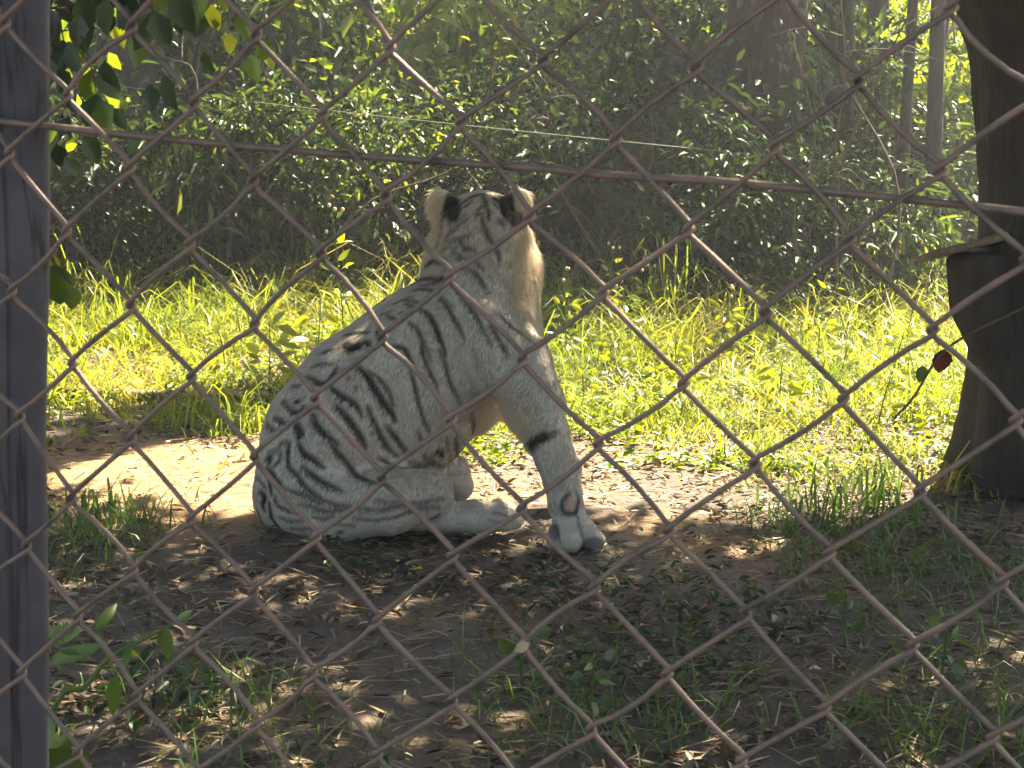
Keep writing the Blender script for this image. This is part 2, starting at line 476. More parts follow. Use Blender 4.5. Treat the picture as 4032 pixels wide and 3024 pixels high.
TOES = [[(2190, 2090, 4.98, 36), (2180, 2138, 4.96, 34)], [(2245, 2095, 4.97, 50), (2245, 2136, 4.93, 46)], [(2300, 2085, 4.98, 48), (2336, 2136, 4.96, 42)],
        [(2290, 2065, 5.0, 40), (2352, 2128, 5.0, 36)],
        [(1960, 1995, 5.16, 36), (2032, 2020, 5.17, 27)], [(1970, 2010, 5.13, 38), (2040, 2040, 5.14, 29)], [(1965, 2040, 5.10, 40), (2030, 2058, 5.11, 28)], [(1930, 2055, 5.09, 40), (2000, 2068, 5.09, 27)]]
HEAD = [[(1893, 915, 5.58, 158), (1893, 960, 5.70, 135), (1893, 1010, 5.84, 80)],    # skull, face, muzzle
        [(1758, 955, 5.58, 62), (1740, 1050, 5.58, 64)], [(2018, 950, 5.58, 70), (2040, 1050, 5.57, 72), (2046, 1110, 5.55, 62)]]   # cheek ruffs
def cone(P, a, b, ra, rb, out, k):
    ab = b - a; L2 = float(ab @ ab) + 1e-9
    lo = np.minimum(a, b) - max(ra, rb) - .14; hi = np.maximum(a, b) + max(ra, rb) + .14
    sl = tuple(slice(max(0, int((lo[c] - G0[c]) / H)), max(0, int((hi[c] - G0[c]) / H) + 2)) for c in range(3))
    p = [P[c][sl] - a[c] for c in range(3)]
    t = np.clip((p[0] * ab[0] + p[1] * ab[1] + p[2] * ab[2]) / L2, 0, 1)
    d = np.sqrt((p[0] - t * ab[0]) ** 2 + (p[1] - t * ab[1]) ** 2 + (p[2] - t * ab[2]) ** 2) - (ra + t * (rb - ra))
    o = out[sl]
    h = np.clip(.5 + .5 * (o - d) / k, 0, 1)
    out[sl] = o * (1 - h) + d * h - k * h * (1 - h)
def ellip(P, c, ax, rad, out, k):
    p = np.stack([P[q] - c[q] for q in range(3)], 0)
    q = [(p[0] * a[0] + p[1] * a[1] + p[2] * a[2]) / r for a, r in zip(ax, rad)]
    n = np.sqrt(q[0] ** 2 + q[1] ** 2 + q[2] ** 2)
    d = (n - 1) * min(rad) * 1.2
    h = np.clip(.5 + .5 * (out - d) / k, 0, 1)
    out[...] = out * (1 - h) + d * h - k * h * (1 - h)
H = .0085
G0 = np.array((-1.02, 4.70, -.08)); GN = (170, 168, 160)
P = np.meshgrid(*[G0[c] + np.arange(GN[c]) * H for c in range(3)], indexing='ij')
sd = np.full(GN, .5, np.float64)
def chains(cs, k, out):
    for c in cs:
        q = [S(*s) for s in c]
        for (a, ra), (b, rb) in zip(q[:-1], q[1:]):
            cone(P, a, b, ra, rb, out, k)
chains(TORSO, .03, sd)
hd = np.full(GN, .5); chains(HEAD, .035, hd)
h_ = np.clip(.5 + .5 * (sd - hd) / .05, 0, 1); sd = sd * (1 - h_) + hd * h_ - .05 * h_ * (1 - h_)
for cset, k in ((LIMBS, .03), (TOES, .008)):
    lb = np.full(GN, .5); chains(cset, .012 if cset is TOES else .02, lb)
    kk = k
    h_ = np.clip(.5 + .5 * (sd - lb) / kk, 0, 1); sd = sd * (1 - h_) + lb * h_ - kk * h_ * (1 - h_)
# ears: thick cupped discs
def ear(px, py, side):
    c = at(px, py, HEAD_Y - .005)
    up = np.array((side * .30, .05, .95)); up /= np.linalg.norm(up)
    nrm = np.array((-side * .45, 1.0, 0)); nrm -= up * (nrm @ up); nrm /= np.linalg.norm(nrm)
    rt = np.cross(nrm, up)
    e = np.full(GN, .5)
    ellip(P, c, (rt, up, nrm), (.053, .070, .026), e, .001)
    hol = np.full(GN, .5)
    ellip(P, c + nrm * .026 + up * .006, (rt, up, nrm), (.040, .058, .026), hol, .001)
    return np.maximum(e, -hol)
for px, py, s in ((1742, 818, -1), (2040, 812, 1)):
    e = ear(px, py, s)
    k = .018
    h_ = np.clip(.5 + .5 * (sd - e) / k, 0, 1); sd = sd * (1 - h_) + e * h_ - k * h_ * (1 - h_)
# the skin folds a little along the flank, and nothing sinks below the soil
sd = sd + .0022 * np.sin(P[0] * 31 + P[2] * 17) * np.sin(P[2] * 27 - P[1] * 13)
sd = np.maximum(sd, gz(P[0], P[1]) - .012 - P[2])

def surface_nets(F, origin, h):
    s = F < 0
    nx, ny, nz = F.shape
    cs = [s[i:nx - 1 + i, j:ny - 1 + j, k:nz - 1 + k] for i in (0, 1) for j in (0, 1) for k in (0, 1)]
    tot = sum(c.astype(np.int8) for c in cs)
    act = (tot > 0) & (tot < 8)
    I = np.argwhere(act)
    acc = np.zeros((len(I), 3)); cnt = np.zeros(len(I))
    corners = [(i, j, k) for i in (0, 1) for j in (0, 1) for k in (0, 1)]
    for a in corners:
        for c in range(3):
            if a[c] == 0:
                b = list(a); b[c] = 1
                fa = F[I[:, 0] + a[0], I[:, 1] + a[1], I[:, 2] + a[2]]; fb = F[I[:, 0] + b[0], I[:, 1] + b[1], I[:, 2] + b[2]]
                m = (fa < 0) != (fb < 0)
                t = np.where(m, fa / np.where(m, fa - fb, 1), 0)
                pos = np.tile(np.array(a, float), (len(I), 1)); pos[:, c] += t
                acc[m] += pos[m]; cnt[m] += 1
    V = origin + (I + acc / cnt[:, None]) * h
    ix = -np.ones(act.shape, int); ix[act] = np.arange(len(I))
    Q = []
    for c in range(3):
        d = [0, 0, 0]; d[c] = 1
        sa = s[:nx - d[0], :ny - d[1], :nz - d[2]]; sb = s[d[0]:, d[1]:, d[2]:]
        E_ = np.argwhere(sa != sb)
        o1, o2 = [q for q in range(3) if q != c]
        ok = (E_[:, o1] > 0) & (E_[:, o2] > 0) & (E_[:, o1] < act.shape[o1]) & (E_[:, o2] < act.shape[o2]) & (E_[:, c] < act.shape[c])
        E_ = E_[ok]
        def g(a, b):
            X = E_.copy(); X[:, o1] -= a; X[:, o2] -= b
            return ix[X[:, 0], X[:, 1], X[:, 2]]
        q = np.stack([g(1, 1), g(0, 1), g(0, 0), g(1, 0)], 1)
        ins = sa[E_[:, 0], E_[:, 1], E_[:, 2]]
        if c == 1: ins = ~ins
        q[~ins] = q[~ins][:, ::-1]
        Q.append(q[(q >= 0).all(1)])
    return V, np.vstack(Q)
TV, TQ = surface_nets(sd, G0, H)
tm = make_mesh('tiger', TV, TQ, None, True)
# relax and refine the skin
import bmesh
bm = bmesh.new(); bm.from_mesh(tm)
for _ in range(3):
    bmesh.ops.smooth_vert(bm, verts=bm.verts, factor=.5, use_axis_x=True, use_axis_y=True, use_axis_z=True)
bm.to_mesh(tm); bm.free()
tmp = bpy.data.objects.new('tmp', tm); col.objects.link(tmp)
sb = tmp.modifiers.new('s', 'SUBSURF'); sb.levels = 1; sb.render_levels = 1
dg = bpy.context.evaluated_depsgraph_get()
fine = bpy.data.meshes.new_from_object(tmp.evaluated_get(dg))
bpy.data.objects.remove(tmp); bpy.data.meshes.remove(tm)
fine.name = 'tiger'
nv = len(fine.vertices)
FV = np.empty(nv * 3, np.float32); fine.vertices.foreach_get('co', FV); FV = FV.reshape(-1, 3).astype(float)
FNrm = np.empty(nv * 3, np.float32); fine.vertices.foreach_get('normal', FNrm); FNrm = FNrm.reshape(-1, 3).astype(float)
bvh = BVHTree.FromPolygons(FV.tolist(), [tuple(p.vertices) for p in fine.polygons])

# coat markings and painted crease shade: polylines (pixels of the photograph) laid on the skin, then spread by their width
CROPS = {'H': (1600, 700, .3617), 'B': (950, 1200, .3617), 'R': (950, 1700, .3617), 'S': (1500, 1000, .4219), 'L': (1700, 1700, .3617)}
MARKS = [
 ('H', 46, [(590,300),(690,220),(820,175),(890,190)]), ('H', 60, [(920,190),(975,235),(1040,275)]), ('H', 40, [(830,170),(860,240),(880,300)]),
 ('H', 36, [(780,345),(830,312),(870,312),(905,370),(890,450)]), ('H', 34, [(755,402),(835,385)]), ('H', 38, [(830,430),(850,520),(900,640),(960,740),(1000,820),(1012,900)]),
 ('H', 24, [(690,430),(600,490),(500,580),(420,650)]), ('H', 20, [(650,390),(560,470),(490,540),(440,610)]), ('H', 32, [(690,600),(620,640),(520,662),(430,690)]),
 ('H', 30, [(660,650),(690,605)]), ('H', 24, [(395,770),(460,758),(540,745)]), ('H', 44, [(580,700),(660,760),(750,795)]), ('H', 38, [(510,800),(580,850),(660,885)]),
 ('H', 26, [(430,400),(400,480),(382,600),(360,720)]), ('H', 66, [(235,930),(320,880),(400,890),(450,960)]), ('H', 58, [(80,1160),(180,1090),(300,1085),(420,1090),(510,1120)]),  # first entry: painted shade of the crease behind the left cheek
 ('H', 30, [(150,1150),(260,1160),(350,1135)]), ('H', 44, [(70,1220),(170,1205),(260,1215),(330,1240)]), ('H', 38, [(0,1340),(90,1340),(165,1370)]), ('H', 24, [(0,1300),(85,1288)]),
 ('H', 42, [(600,968),(720,1010),(790,1080),(840,1160),(885,1240)]), ('H', 32, [(705,875),(780,930),(845,995)]), ('H', 26, [(380,1290),(450,1350),(512,1405)]),
 ('H', 30, [(720,240),(660,300),(560,340)]), ('H', 28, [(1000,430),(1030,470),(1060,520)]), ('H', 26, [(960,280),(1010,330)]),
 ('S', 38, [(555,410),(620,490),(690,610),(740,700),(780,795)]), ('S', 32, [(680,310),(780,430),(860,530),(910,620),(960,720),(1030,845)]), ('S', 38, [(1030,660),(1090,780),(1150,880),(1185,935)]),
 ('S', 54, [(375,510),(450,570),(510,680),(555,800),(605,940)]), ('S', 38, [(265,635),(340,700),(380,790),(400,950),(450,1080),(510,1210),(538,1305)]), ('S', 18, [(400,790),(440,900),(460,1015)]),
 ('S', 52, [(120,850),(210,880),(260,960),(325,1085)]), ('S', 40, [(275,1100),(310,1200),(340,1340),(400,1540),(455,1650)]), ('S', 32, [(545,880),(600,1020),(640,1180),(690,1280),(745,1395)]),
 ('S', 32, [(1110,560),(1200,660),(1320,750),(1435,835)]), ('S', 28, [(130,460),(200,430),(290,425),(375,462)]), ('S', 38, [(235,465),(325,502)]), ('S', 28, [(0,560),(95,535)]), ('S', 38, [(55,565),(150,622)]),
 ('S', 26, [(185,540),(200,545)]), ('S', 40, [(850,1480),(880,1580),(870,1659)]),
 ('B', 84, [(1280,680),(1380,790),(1460,920),(1560,1080),(1640,1180),(1675,1255)]), ('B', 42, [(1380,720),(1480,780),(1560,870),(1620,970),(1655,1090)]), ('B', 70, [(985,895),(1080,980),(1200,1050),(1270,1120),(1315,1210)]),
 ('B', 84, [(1035,1100),(1140,1210),(1230,1330),(1310,1450),(1355,1545)]), ('B', 56, [(1380,1100),(1430,1230),(1510,1400),(1600,1550),(1720,1660)]), ('B', 60, [(1575,1315),(1660,1410),(1750,1530),(1830,1630)]),
 ('B', 36, [(1930,1370),(1975,1510)]), ('B', 120, [(1150,430),(1200,470),(1270,445)]), ('B', 74, [(1355,395),(1400,445)]), ('B', 60, [(1130,325),(1280,300),(1385,300)]), ('B', 44, [(1480,275),(1505,335)]),
 ('B', 42, [(905,500),(1010,488)]), ('B', 38, [(775,662),(870,640),(1000,640)]), ('B', 64, [(695,775),(780,800),(850,850),(930,850),(990,770),(1045,685)]), ('B', 44, [(1095,720),(1120,715)]), ('B', 48, [(1275,590),(1285,615)]),
 ('B', 42, [(560,870),(650,875)]), ('B', 58, [(590,1050),(640,1042)]), ('B', 56, [(465,1025),(510,1100),(580,1160),(700,1150),(780,1120),(860,1105)]), ('B', 50, [(670,1100),(690,1110)]), ('B', 64, [(365,1215),(440,1270),(520,1302)]),
 ('B', 50, [(275,1285),(330,1340),(395,1362)]), ('B', 110, [(610,1330),(640,1400)]), ('B', 74, [(785,1190),(830,1320),(930,1420),(1045,1505)]), ('B', 30, [(1240,890),(1260,905)]), ('B', 36, [(1160,790),(1180,800)]), ('B', 28, [(1420,1400),(1435,1380)]),
 ('R', 68, [(985,145),(1060,230),(1150,340),(1240,460),(1360,520),(1475,562)]), ('R', 74, [(635,125),(680,230),(790,300),(895,392)]), ('R', 64, [(665,375),(780,470),(900,550),(1010,600),(1095,645)]),
 ('R', 54, [(430,120),(520,110),(510,220),(510,330),(540,400),(620,480),(700,590),(800,680),(930,760),(1070,800),(1205,812)]), ('R', 34, [(290,210),(400,190),(430,230),(410,310),(330,380)]), ('R', 60, [(270,290),(320,270),(300,340)]),
 ('R', 42, [(440,590),(530,640),(680,680),(780,740),(855,792)]), ('R', 38, [(615,778),(740,810),(860,850),(1000,860),(1155,830)]), ('R', 42, [(365,690),(390,790),(480,850),(625,882)]), ('R', 32, [(415,925),(520,970),(665,960)]),
 ('R', 32, [(775,928),(900,950),(1005,930)]), ('R', 26, [(545,1050),(765,1050)]), ('R', 54, [(305,770),(330,930),(425,1055)]), ('R', 44, [(175,845),(230,1000),(335,1082)]), ('R', 44, [(165,475),(230,560),(275,605)]),
 ('R', 74, [(275,395),(330,440),(380,520),(435,545)]), ('R', 74, [(195,640),(260,700),(230,780),(250,850)]), ('R', 60, [(300,520),(330,650)]), ('R', 36, [(1290,828),(1480,850),(1650,820),(1800,790),(2000,760),(2210,728)]),
 ('R', 24, [(1475,738),(1600,770),(1725,758)]), ('R', 32, [(1230,938),(1450,960),(1700,920),(1900,830),(2160,820)]), ('R', 22, [(1000,1000),(1225,1020)]), ('R', 46, [(1060,1100),(1100,1085)]), ('R', 40, [(1990,980),(2100,940),(2155,895)]),
 ('R', 50, [(1495,285),(1580,330),(1675,372)]), ('R', 38, [(1775,400),(1900,390),(2015,340)]), ('R', 32, [(1830,322),(2000,350),(2155,350)]), ('R', 38, [(1995,235),(2060,310),(2205,362)]), ('R', 32, [(1950,60),(1985,145)]), ('R', 70, [(2140,190),(2160,220)]),
 ('L', 32, [(0,230),(60,330),(205,372)]), ('L', 66, [(115,195),(130,275)]), ('L', 52, [(270,50),(290,180),(290,285)]), ('L', 24, [(165,50),(200,200),(235,360)]), ('L', 108, [(1075,110),(1160,80),(1235,45)]), ('L', 46, [(1200,45),(1310,10),(1370,0)]), ('L', 60, [(1080,150),(1110,190)]),
 ('L', 12, [(680,885),(780,900),(850,950)]), ('L', 11, [(750,815),(860,845),(940,890)]), ('L', 10, [(620,960),(740,985),(800,1020)]), ('L', 20, [(1590,930),(1610,1030),(1645,1160)]), ('L', 20, [(1340,1010),(1370,1090),(1400,1190)]),  # painted shade of the creases between the toes
 ('L', 52, [(1500,672),(1440,740),(1425,820),(1450,880),(1550,885),(1590,800),(1590,700),(1570,650)]),
]
def lay(crop, pts, step=2.0):
    ox, oy, s = CROPS[crop]
    p = np.array(pts, float) * s + (ox, oy)
    L = np.linalg.norm(np.diff(p, axis=0), axis=1).sum()
    q = spline(p, max(3, int(L / step))) if len(p) > 2 else p[0] + (p[1] - p[0]) * np.linspace(0, 1, max(3, int(L / step)))[:, None]
    out = []
    for i, (x, y) in enumerate(q):
        d = ray(x, y)
        hit = bvh.ray_cast(Vector(CAM), Vector(d))
        out.append(None if hit[0] is None else np.array(hit[0]))
    return out
mark_pts, mark_r, side_n = [], [], []
BODY_MID = np.array(at(1600, 1600, 5.42)); HEADING = np.array((math.cos(R(38)), math.sin(R(38)), 0)); SIDE = np.array((HEADING[1], -HEADING[0], 0))
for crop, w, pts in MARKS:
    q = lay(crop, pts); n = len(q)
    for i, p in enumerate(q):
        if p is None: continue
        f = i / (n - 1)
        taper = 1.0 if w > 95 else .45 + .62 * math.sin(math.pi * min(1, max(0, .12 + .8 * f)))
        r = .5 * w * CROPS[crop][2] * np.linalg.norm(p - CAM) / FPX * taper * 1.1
        mark_pts.append(p); mark_r.append(r)
    if crop in 'BRS' and w < 95:                         # the far flank carries matching stripes
        for i, p in enumerate(q[::2]):
            if p is None: continue
            e = p - BODY_MID; m = p - 2 * SIDE * (e @ SIDE)
            c = bvh.find_nearest(Vector(m))[0]
            if c is not None and np.linalg.norm(np.array(c) - m) < .12 and c.y > 5.42:
                mark_pts.append(np.array(c)); mark_r.append(.009)
mark_pts = np.array(mark_pts); mark_r = np.array(mark_r)
kd = KDTree(len(mark_pts))
for i, p in enumerate(mark_pts): kd.insert(Vector(p), i)
kd.balance()
def mark_at(V):
    out = np.zeros(len(V))
    for n, v in enumerate(V):
        best = 9.0
        for co, i, d in kd.find_range(v, .042):
            e = (d - mark_r[i]) / .0075
            if e < best: best = e
        out[n] = min(1.0, max(0.0, .5 - .5 * best))
    return out
def project(V):
    d = V - CAM
    z = d @ np.array((0, _cp, -_sp)); yv = d @ np.array((0, _sp, _cp))
    return CX + FPX * d[:, 0] / z, CY - FPX * yv / z
def blob(u, v, x, y, rx, ry, soft=.25):
    e = np.hypot((u - x) / rx, (v - y) / ry)
    return np.clip((1 + soft - e) / (2 * soft), 0, 1)
def coat(V, Nn):
    """stripe, warm tint and bare-skin masks of points on the skin"""
    jit = np.array([noise.noise(Vector(v) * 60) for v in V]) if len(V) < 400000 else 0
    Vj = V + Nn * 0
    st = mark_at(Vj + np.stack([jit * .004, jit * 0, -jit * .004], 1))
    u, v = project(V)
    warm = np.zeros(len(V)); pink = np.zeros(len(V)); ear_b = np.zeros(len(V))
    warm = np.maximum(warm, blob(u, v, 2075, 1060, 70, 170, .5)); warm = np.maximum(warm, blob(u, v, 1720, 1000, 55, 130, .5) * .8)
    warm = np.maximum(warm, blob(u, v, 2010, 1660, 90, 120, .5)); warm = np.maximum(warm, .3 * blob(u, v, 1890, 900, 200, 160, .6))
    warm = np.maximum(warm, blob(u, v, 1718, 800, 50, 90)); warm = np.maximum(warm, blob(u, v, 2062, 795, 46, 80) * .8)
    near = V[:, 1] < HEAD_Y + .012
    ear_b = np.maximum(blob(u, v, 1785, 808, 36, 66, .18), blob(u, v, 1996, 800, 32, 66, .18)) * near
    ear_b = np.maximum(ear_b, blob(u, v, 2034, 862, 30, 34, .2) * near)
    pink = np.maximum(pink, blob(u, v, 2242, 1978, 20, 40, .3)); pink = np.maximum(pink, .35 * blob(u, v, 1420, 1790, 90, 60, .6)) ; pink = np.maximum(pink, .3 * blob(u, v, 1120, 1970, 40, 40, .6))
    pad = np.maximum(blob(u, v, 2338, 2140, 50, 26, .25), blob(u, v, 2182, 2098, 22, 40, .3)) * (V[:, 1] < 5.2)
    st = np.maximum(st, ear_b * .98)
    return st, warm, pink, pad
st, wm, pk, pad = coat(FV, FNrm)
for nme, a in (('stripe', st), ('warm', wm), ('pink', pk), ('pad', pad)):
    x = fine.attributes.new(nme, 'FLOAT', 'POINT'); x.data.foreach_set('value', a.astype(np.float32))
fine.polygons.foreach_set('use_smooth', np.ones(len(fine.polygons), bool))

def coat_mat(name, hair):
    m, nt, out = new_mat(name)
    n = noise_tex(nt, 7, 6, .65); n2 = noise_tex(nt, 90, 4, .6, objco(nt, (1, 1, .3)))
    c = ramp(nt, [(.3, (.385, .355, .305)), (.7, (.485, .45, .39))], n)
    c = mixc(nt, attr(nt, 'warm'), c, (.60, .52, .40))
    pf = attr(nt, 'pink')
    c = mixc(nt, pf, c, (.40, .25, .21))
    c = mixc(nt, attr(nt, 'pad'), c, (.13, .12, .115))
    if hair: c = mixc(nt, 1.0, c, ramp(nt, [(0, (.93, .92, .91)), (1, (1.08, 1.08, 1.06))], attr(nt, 'shade')), 'MULTIPLY')
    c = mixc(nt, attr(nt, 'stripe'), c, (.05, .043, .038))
    p = N(nt, 'ShaderNodeBsdfPrincipled'); p.inputs['Roughness'].default_value = .75
    p.inputs['Specular IOR Level'].default_value = .2
    nt.links.new(c, p.inputs['Base Color'])
    if not hair:
        nt.links.new(bump(nt, n2, .12, .003), p.inputs['Normal'])
        nt.links.new(p.outputs[0], out.inputs[0])
    else:
        t = N(nt, 'ShaderNodeBsdfTranslucent'); nt.links.new(c, t.inputs['Color'])
        a = N(nt, 'ShaderNodeMixShader'); a.inputs[0].default_value = .4
        nt.links.new(p.outputs[0], a.inputs[1]); nt.links.new(t.outputs[0], a.inputs[2])
        nt.links.new(a.outputs[0], out.inputs[0])
    return m
M['coat'] = coat_mat('tiger_coat', False); M['fur'] = coat_mat('tiger_fur', True)
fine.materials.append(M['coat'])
TLOC = np.array((float(at(1600, 2100, 5.2)[0]), 5.3, 0.0))
fine.transform(Matrix.Translation(Vector(-TLOC)))
tiger = add('tiger', fine, None, TLOC)
tag(tiger, 'white tiger with black stripes sitting with its back turned, looking away', 'tiger')
# fur: short strands lying back along the body, longer on cheeks, brisket and ears
tri = np.array([(p.vertices[0], p.vertices[1], p.vertices[2]) for p in fine.polygons] + [(p.vertices[0], p.vertices[2], p.vertices[3]) for p in fine.polygons if len(p.vertices) == 4])
ar = np.linalg.norm(np.cross(FV[tri[:, 1]] - FV[tri[:, 0]], FV[tri[:, 2]] - FV[tri[:, 0]]), axis=1)
NH = 170000
ch = rng.choice(len(tri), NH, p=ar / ar.sum())
w1, w2 = rng.random(NH), rng.random(NH); fl = w1 + w2 > 1; w1[fl] = 1 - w1[fl]; w2[fl] = 1 - w2[fl]
lerp = lambda A: A[tri[ch, 0]] * (1 - w1 - w2)[:, None] + A[tri[ch, 1]] * w1[:, None] + A[tri[ch, 2]] * w2[:, None]
root = lerp(FV); nr = lerp(FNrm); nr /= np.linalg.norm(nr, axis=1, keepdims=True)
lerp1 = lambda a: lerp(a[:, None])[:, 0]
hst, hwm, hpk, hpad = lerp1(st), lerp1(wm), lerp1(pk), lerp1(pad)
flow = np.tile(-HEADING * .35 + np.array((0, 0, -1.0)), (NH, 1)); flow -= nr * (flow * nr).sum(1, keepdims=True); flow /= np.linalg.norm(flow, axis=1, keepdims=True) + 1e-6
ln = rng.uniform(.012, .022, NH) + hwm * rng.uniform(.0, .03, NH)
ln *= np.where(hpk + hpad > .4, .25, 1)
ln[root[:, 2] < .12] *= .6
dr = flow * .85 + nr * (.09 + .50 * hwm[:, None]) + rng.normal(0, 1, (NH, 3)) * (.045 + .07 * hwm[:, None]); dr /= np.linalg.norm(dr, axis=1, keepdims=True)
p1 = root + dr * (ln * .5)[:, None]
d2 = dr + flow * .25 - nr * .12; d2 /= np.linalg.norm(d2, axis=1, keepdims=True)
p2 = p1 + d2 * (ln * .5)[:, None]
fc = bpy.data.hair_curves.new('fur')
fc.add_curves([3] * NH)
pos = np.stack([root - nr * .001, p1, p2], 1).reshape(-1, 3) - TLOC
fc.attributes['position'].data.foreach_set('vector', pos.astype(np.float32).ravel())
ra = fc.attributes.get('radius') or fc.attributes.new('radius', 'FLOAT', 'POINT')
ra.data.foreach_set('value', np.tile(np.array((.0006, .0005, .00015), np.float32), NH))
for nme, a in (('stripe', hst), ('warm', hwm), ('pink', hpk), ('pad', hpad), ('shade', rng.random(NH))):
    x = fc.attributes.new(nme, 'FLOAT', 'CURVE'); x.data.foreach_set('value', a.astype(np.float32))
fc.materials.append(M['fur'])
tag(add('fur', fc, tiger), kind='stuff')

# ------------------------------------------------------------------ trees that shade the near ground
def px_x(px, Y, z=0.0):
    return (px - CX) / FPX * (Y * _cp + (1.5 - z) * _sp)
def ring_trunk(base, prof, n=44, rough=.03, lobes=7):
    """prof: (z, centre x offset, centre y offset, radius)"""
    pr = spline(np.array(prof, float), 46)
    a = np.arange(n) * 2 * math.pi / n
    V = []
    for z, ox, oy, r in pr:
        flare = math.exp(-max(0, z) * 6) * .07
        rr = r * (1 + (.05 + flare) * np.sin(lobes * a + 1.3 + z * .5) + rough * np.sin(3 * a + z * 3.1) + rough * .8 * np.sin(17 * a + 2.5 * np.sin(z * 2.2)) + rough * .35 * rng.normal(size=n))
        V.append(np.c_[base[0] * 0 + ox + rr * np.cos(a), oy + rr * np.sin(a), np.full(n, z)])
    V = np.vstack(V); m = len(pr)
    i = np.arange(m - 1)[:, None] * n; k = np.arange(n)[None]; k2 = (k + 1) % n
    return V, [np.stack([i + k, i + k2, i + n + k2, i + n + k], -1).reshape(-1, 4), np.zeros((0, 3), int)]
def limb(p0, p1, r0, r1, sag=.15, n=9):
    p0, p1 = np.array(p0, float), np.array(p1, float)
    f = np.linspace(0, 1, n)[:, None]
    mid = rng.normal(0, .07, (n, 3)) * np.sin(np.pi * f) * np.linalg.norm(p1 - p0)
    return tube(p0 * (1 - f) + p1 * f + mid * .6 + np.array((0, 0, 1)) * sag * np.sin(np.pi * f), np.linspace(r0, r1, n), 7)

# the unseen shading canopy, about four metres up, shaped to set where shade falls
NC = 78000
H0, H1 = 3.7, 5.3
cx = rng.uniform(-5.2, 6.2, NC); cz = rng.uniform(H0, H1, NC)
edge = 5.22 + SUN[1] / SUN[2] * cz + .16 * np.sin(cx * 2.1 + 1) + .10 * np.sin(cx * 5.3) + rng.normal(0, .12, NC)
edge = edge + .012 * np.clip(cx - SUN[0] / SUN[2] * cz - .2, 0, 9) * 10
cy = -2.2 + rng.random(NC) * (edge + 2.2)  # also spread over and behind the camera to darken the shade
cl = np.array([noise.noise(Vector((x * .9, y * .9, 3.3))) for x, y in zip(cx, cy)])
keep = cl > -.42
def gap(c, r):
    # picks leaves to cut along the sun's path, shaped to light one spot
    tt = (cz - c[2]) / SUN[2]
    return np.hypot(cx - SUN[0] * tt - c[0], cy - SUN[1] * tt - c[1]) < r
HS = at(1965, 850, 5.62); CS = at(1990, 1600, 5.62)
keep &= ~(gap(HS, .17) | gap(CS, .16))
cx, cy, cz = cx[keep], cy[keep], cz[keep]
def canopy(sel, base):
    n = int(sel.sum())
    D = rand_dirs(n) * .9 + np.array((0, 0, -.35))
    Pp = np.c_[cx[sel], cy[sel], cz[sel]] - base
    V, F, t = leaves(Pp, D, rng.uniform(.11, .19, n))
    return make_mesh('crown', V, F, M['leaf_crown'], False, {'tint': t})
tbR = np.array((px_x(3810, 6.05) + .335, 6.1, 0)); tbR[2] = gz(tbR[0], tbR[1])
treeR = thing('shade_tree', 'massive dark trunk standing at the edge of the clearing beside the board', 'tree', tbR)
V, F = ring_trunk(tbR, [(-.15, .02, 0, .385), (.1, .02, 0, .365), (.4, .03, 0, .355), (.9, .03, 0, .35), (1.4, .02, 0, .35), (1.75, -.01, 0, .37), (2.1, -.07, 0, .41), (2.7, -.05, .1, .34), (3.4, 0, .2, .27), (4.2, 0, .3, .18)])
parts = [(V, F), limb((-.1, 0, 1.95), (-1.3, .5, 3.9), .17, .06), limb((0, .1, 3.2), (1.2, 1.3, 4.3), .13, .05), limb((0, .2, 3.6), (-1.8, 1.8, 4.6), .12, .04), limb((.1, .1, 3.2), (.6, -1.6, 4.3), .12, .04), limb((0, .1, 3.3), (2.3, .2, 4.4), .12, .04), limb((0, .2, 3.7), (-1.2, -1.2, 4.5), .1, .04)]
V, F = merge(parts)
add('trunk', make_mesh('trunk', V, F, M['bark'], True), treeR)
selR = cx > .6
add('crown', canopy(selR, tbR), treeR)
# cut limb stub with slanting board on it
V, F = tube(np.array([(-.14, -.10, .42), (-.27, -.12, .60), (-.35, -.13, .76), (-.37, -.13, .94), (-.37, -.13, .955)]), np.array((.08, .11, .125, .12, .10)), 14, True, .04)
add('branch_stub', make_mesh('branch_stub', V, F, M['bark'], True), treeR)
def slab(L, W, Tn, bend=0.0, n=10):
    xs = np.linspace(-L / 2, L / 2, n); V = []
    for x in xs:
        e = 1 - .06 * rng.random()
        zz = bend * (x / L * 2) ** 2
        for y, z in ((-W / 2 * e, -Tn / 2), (W / 2 * e, -Tn / 2), (W / 2 * e, Tn / 2), (-W / 2 * e, Tn / 2)):
            V.append((x, y, z + zz + rng.normal(0, Tn * .04)))
    V = np.array(V); Q = []
    for i in range(n - 1):
        for k in range(4):
            Q.append((i * 4 + k, i * 4 + (k + 1) % 4, i * 4 + 4 + (k + 1) % 4, i * 4 + 4 + k))
    Q += [(3, 2, 1, 0), ((n - 1) * 4, (n - 1) * 4 + 1, (n - 1) * 4 + 2, (n - 1) * 4 + 3)]
    return V, np.array(Q)
V, Q = slab(.30, .20, .026)
bd = add('wooden_board', make_mesh('wooden_board', V, Q, M['cutwood']), None, at(3790, 975, 5.90))
bd.rotation_euler = (R(-14), R(-13), R(8))
tag(bd, 'short weathered board resting slanted on the stub of the dark trunk', 'board')

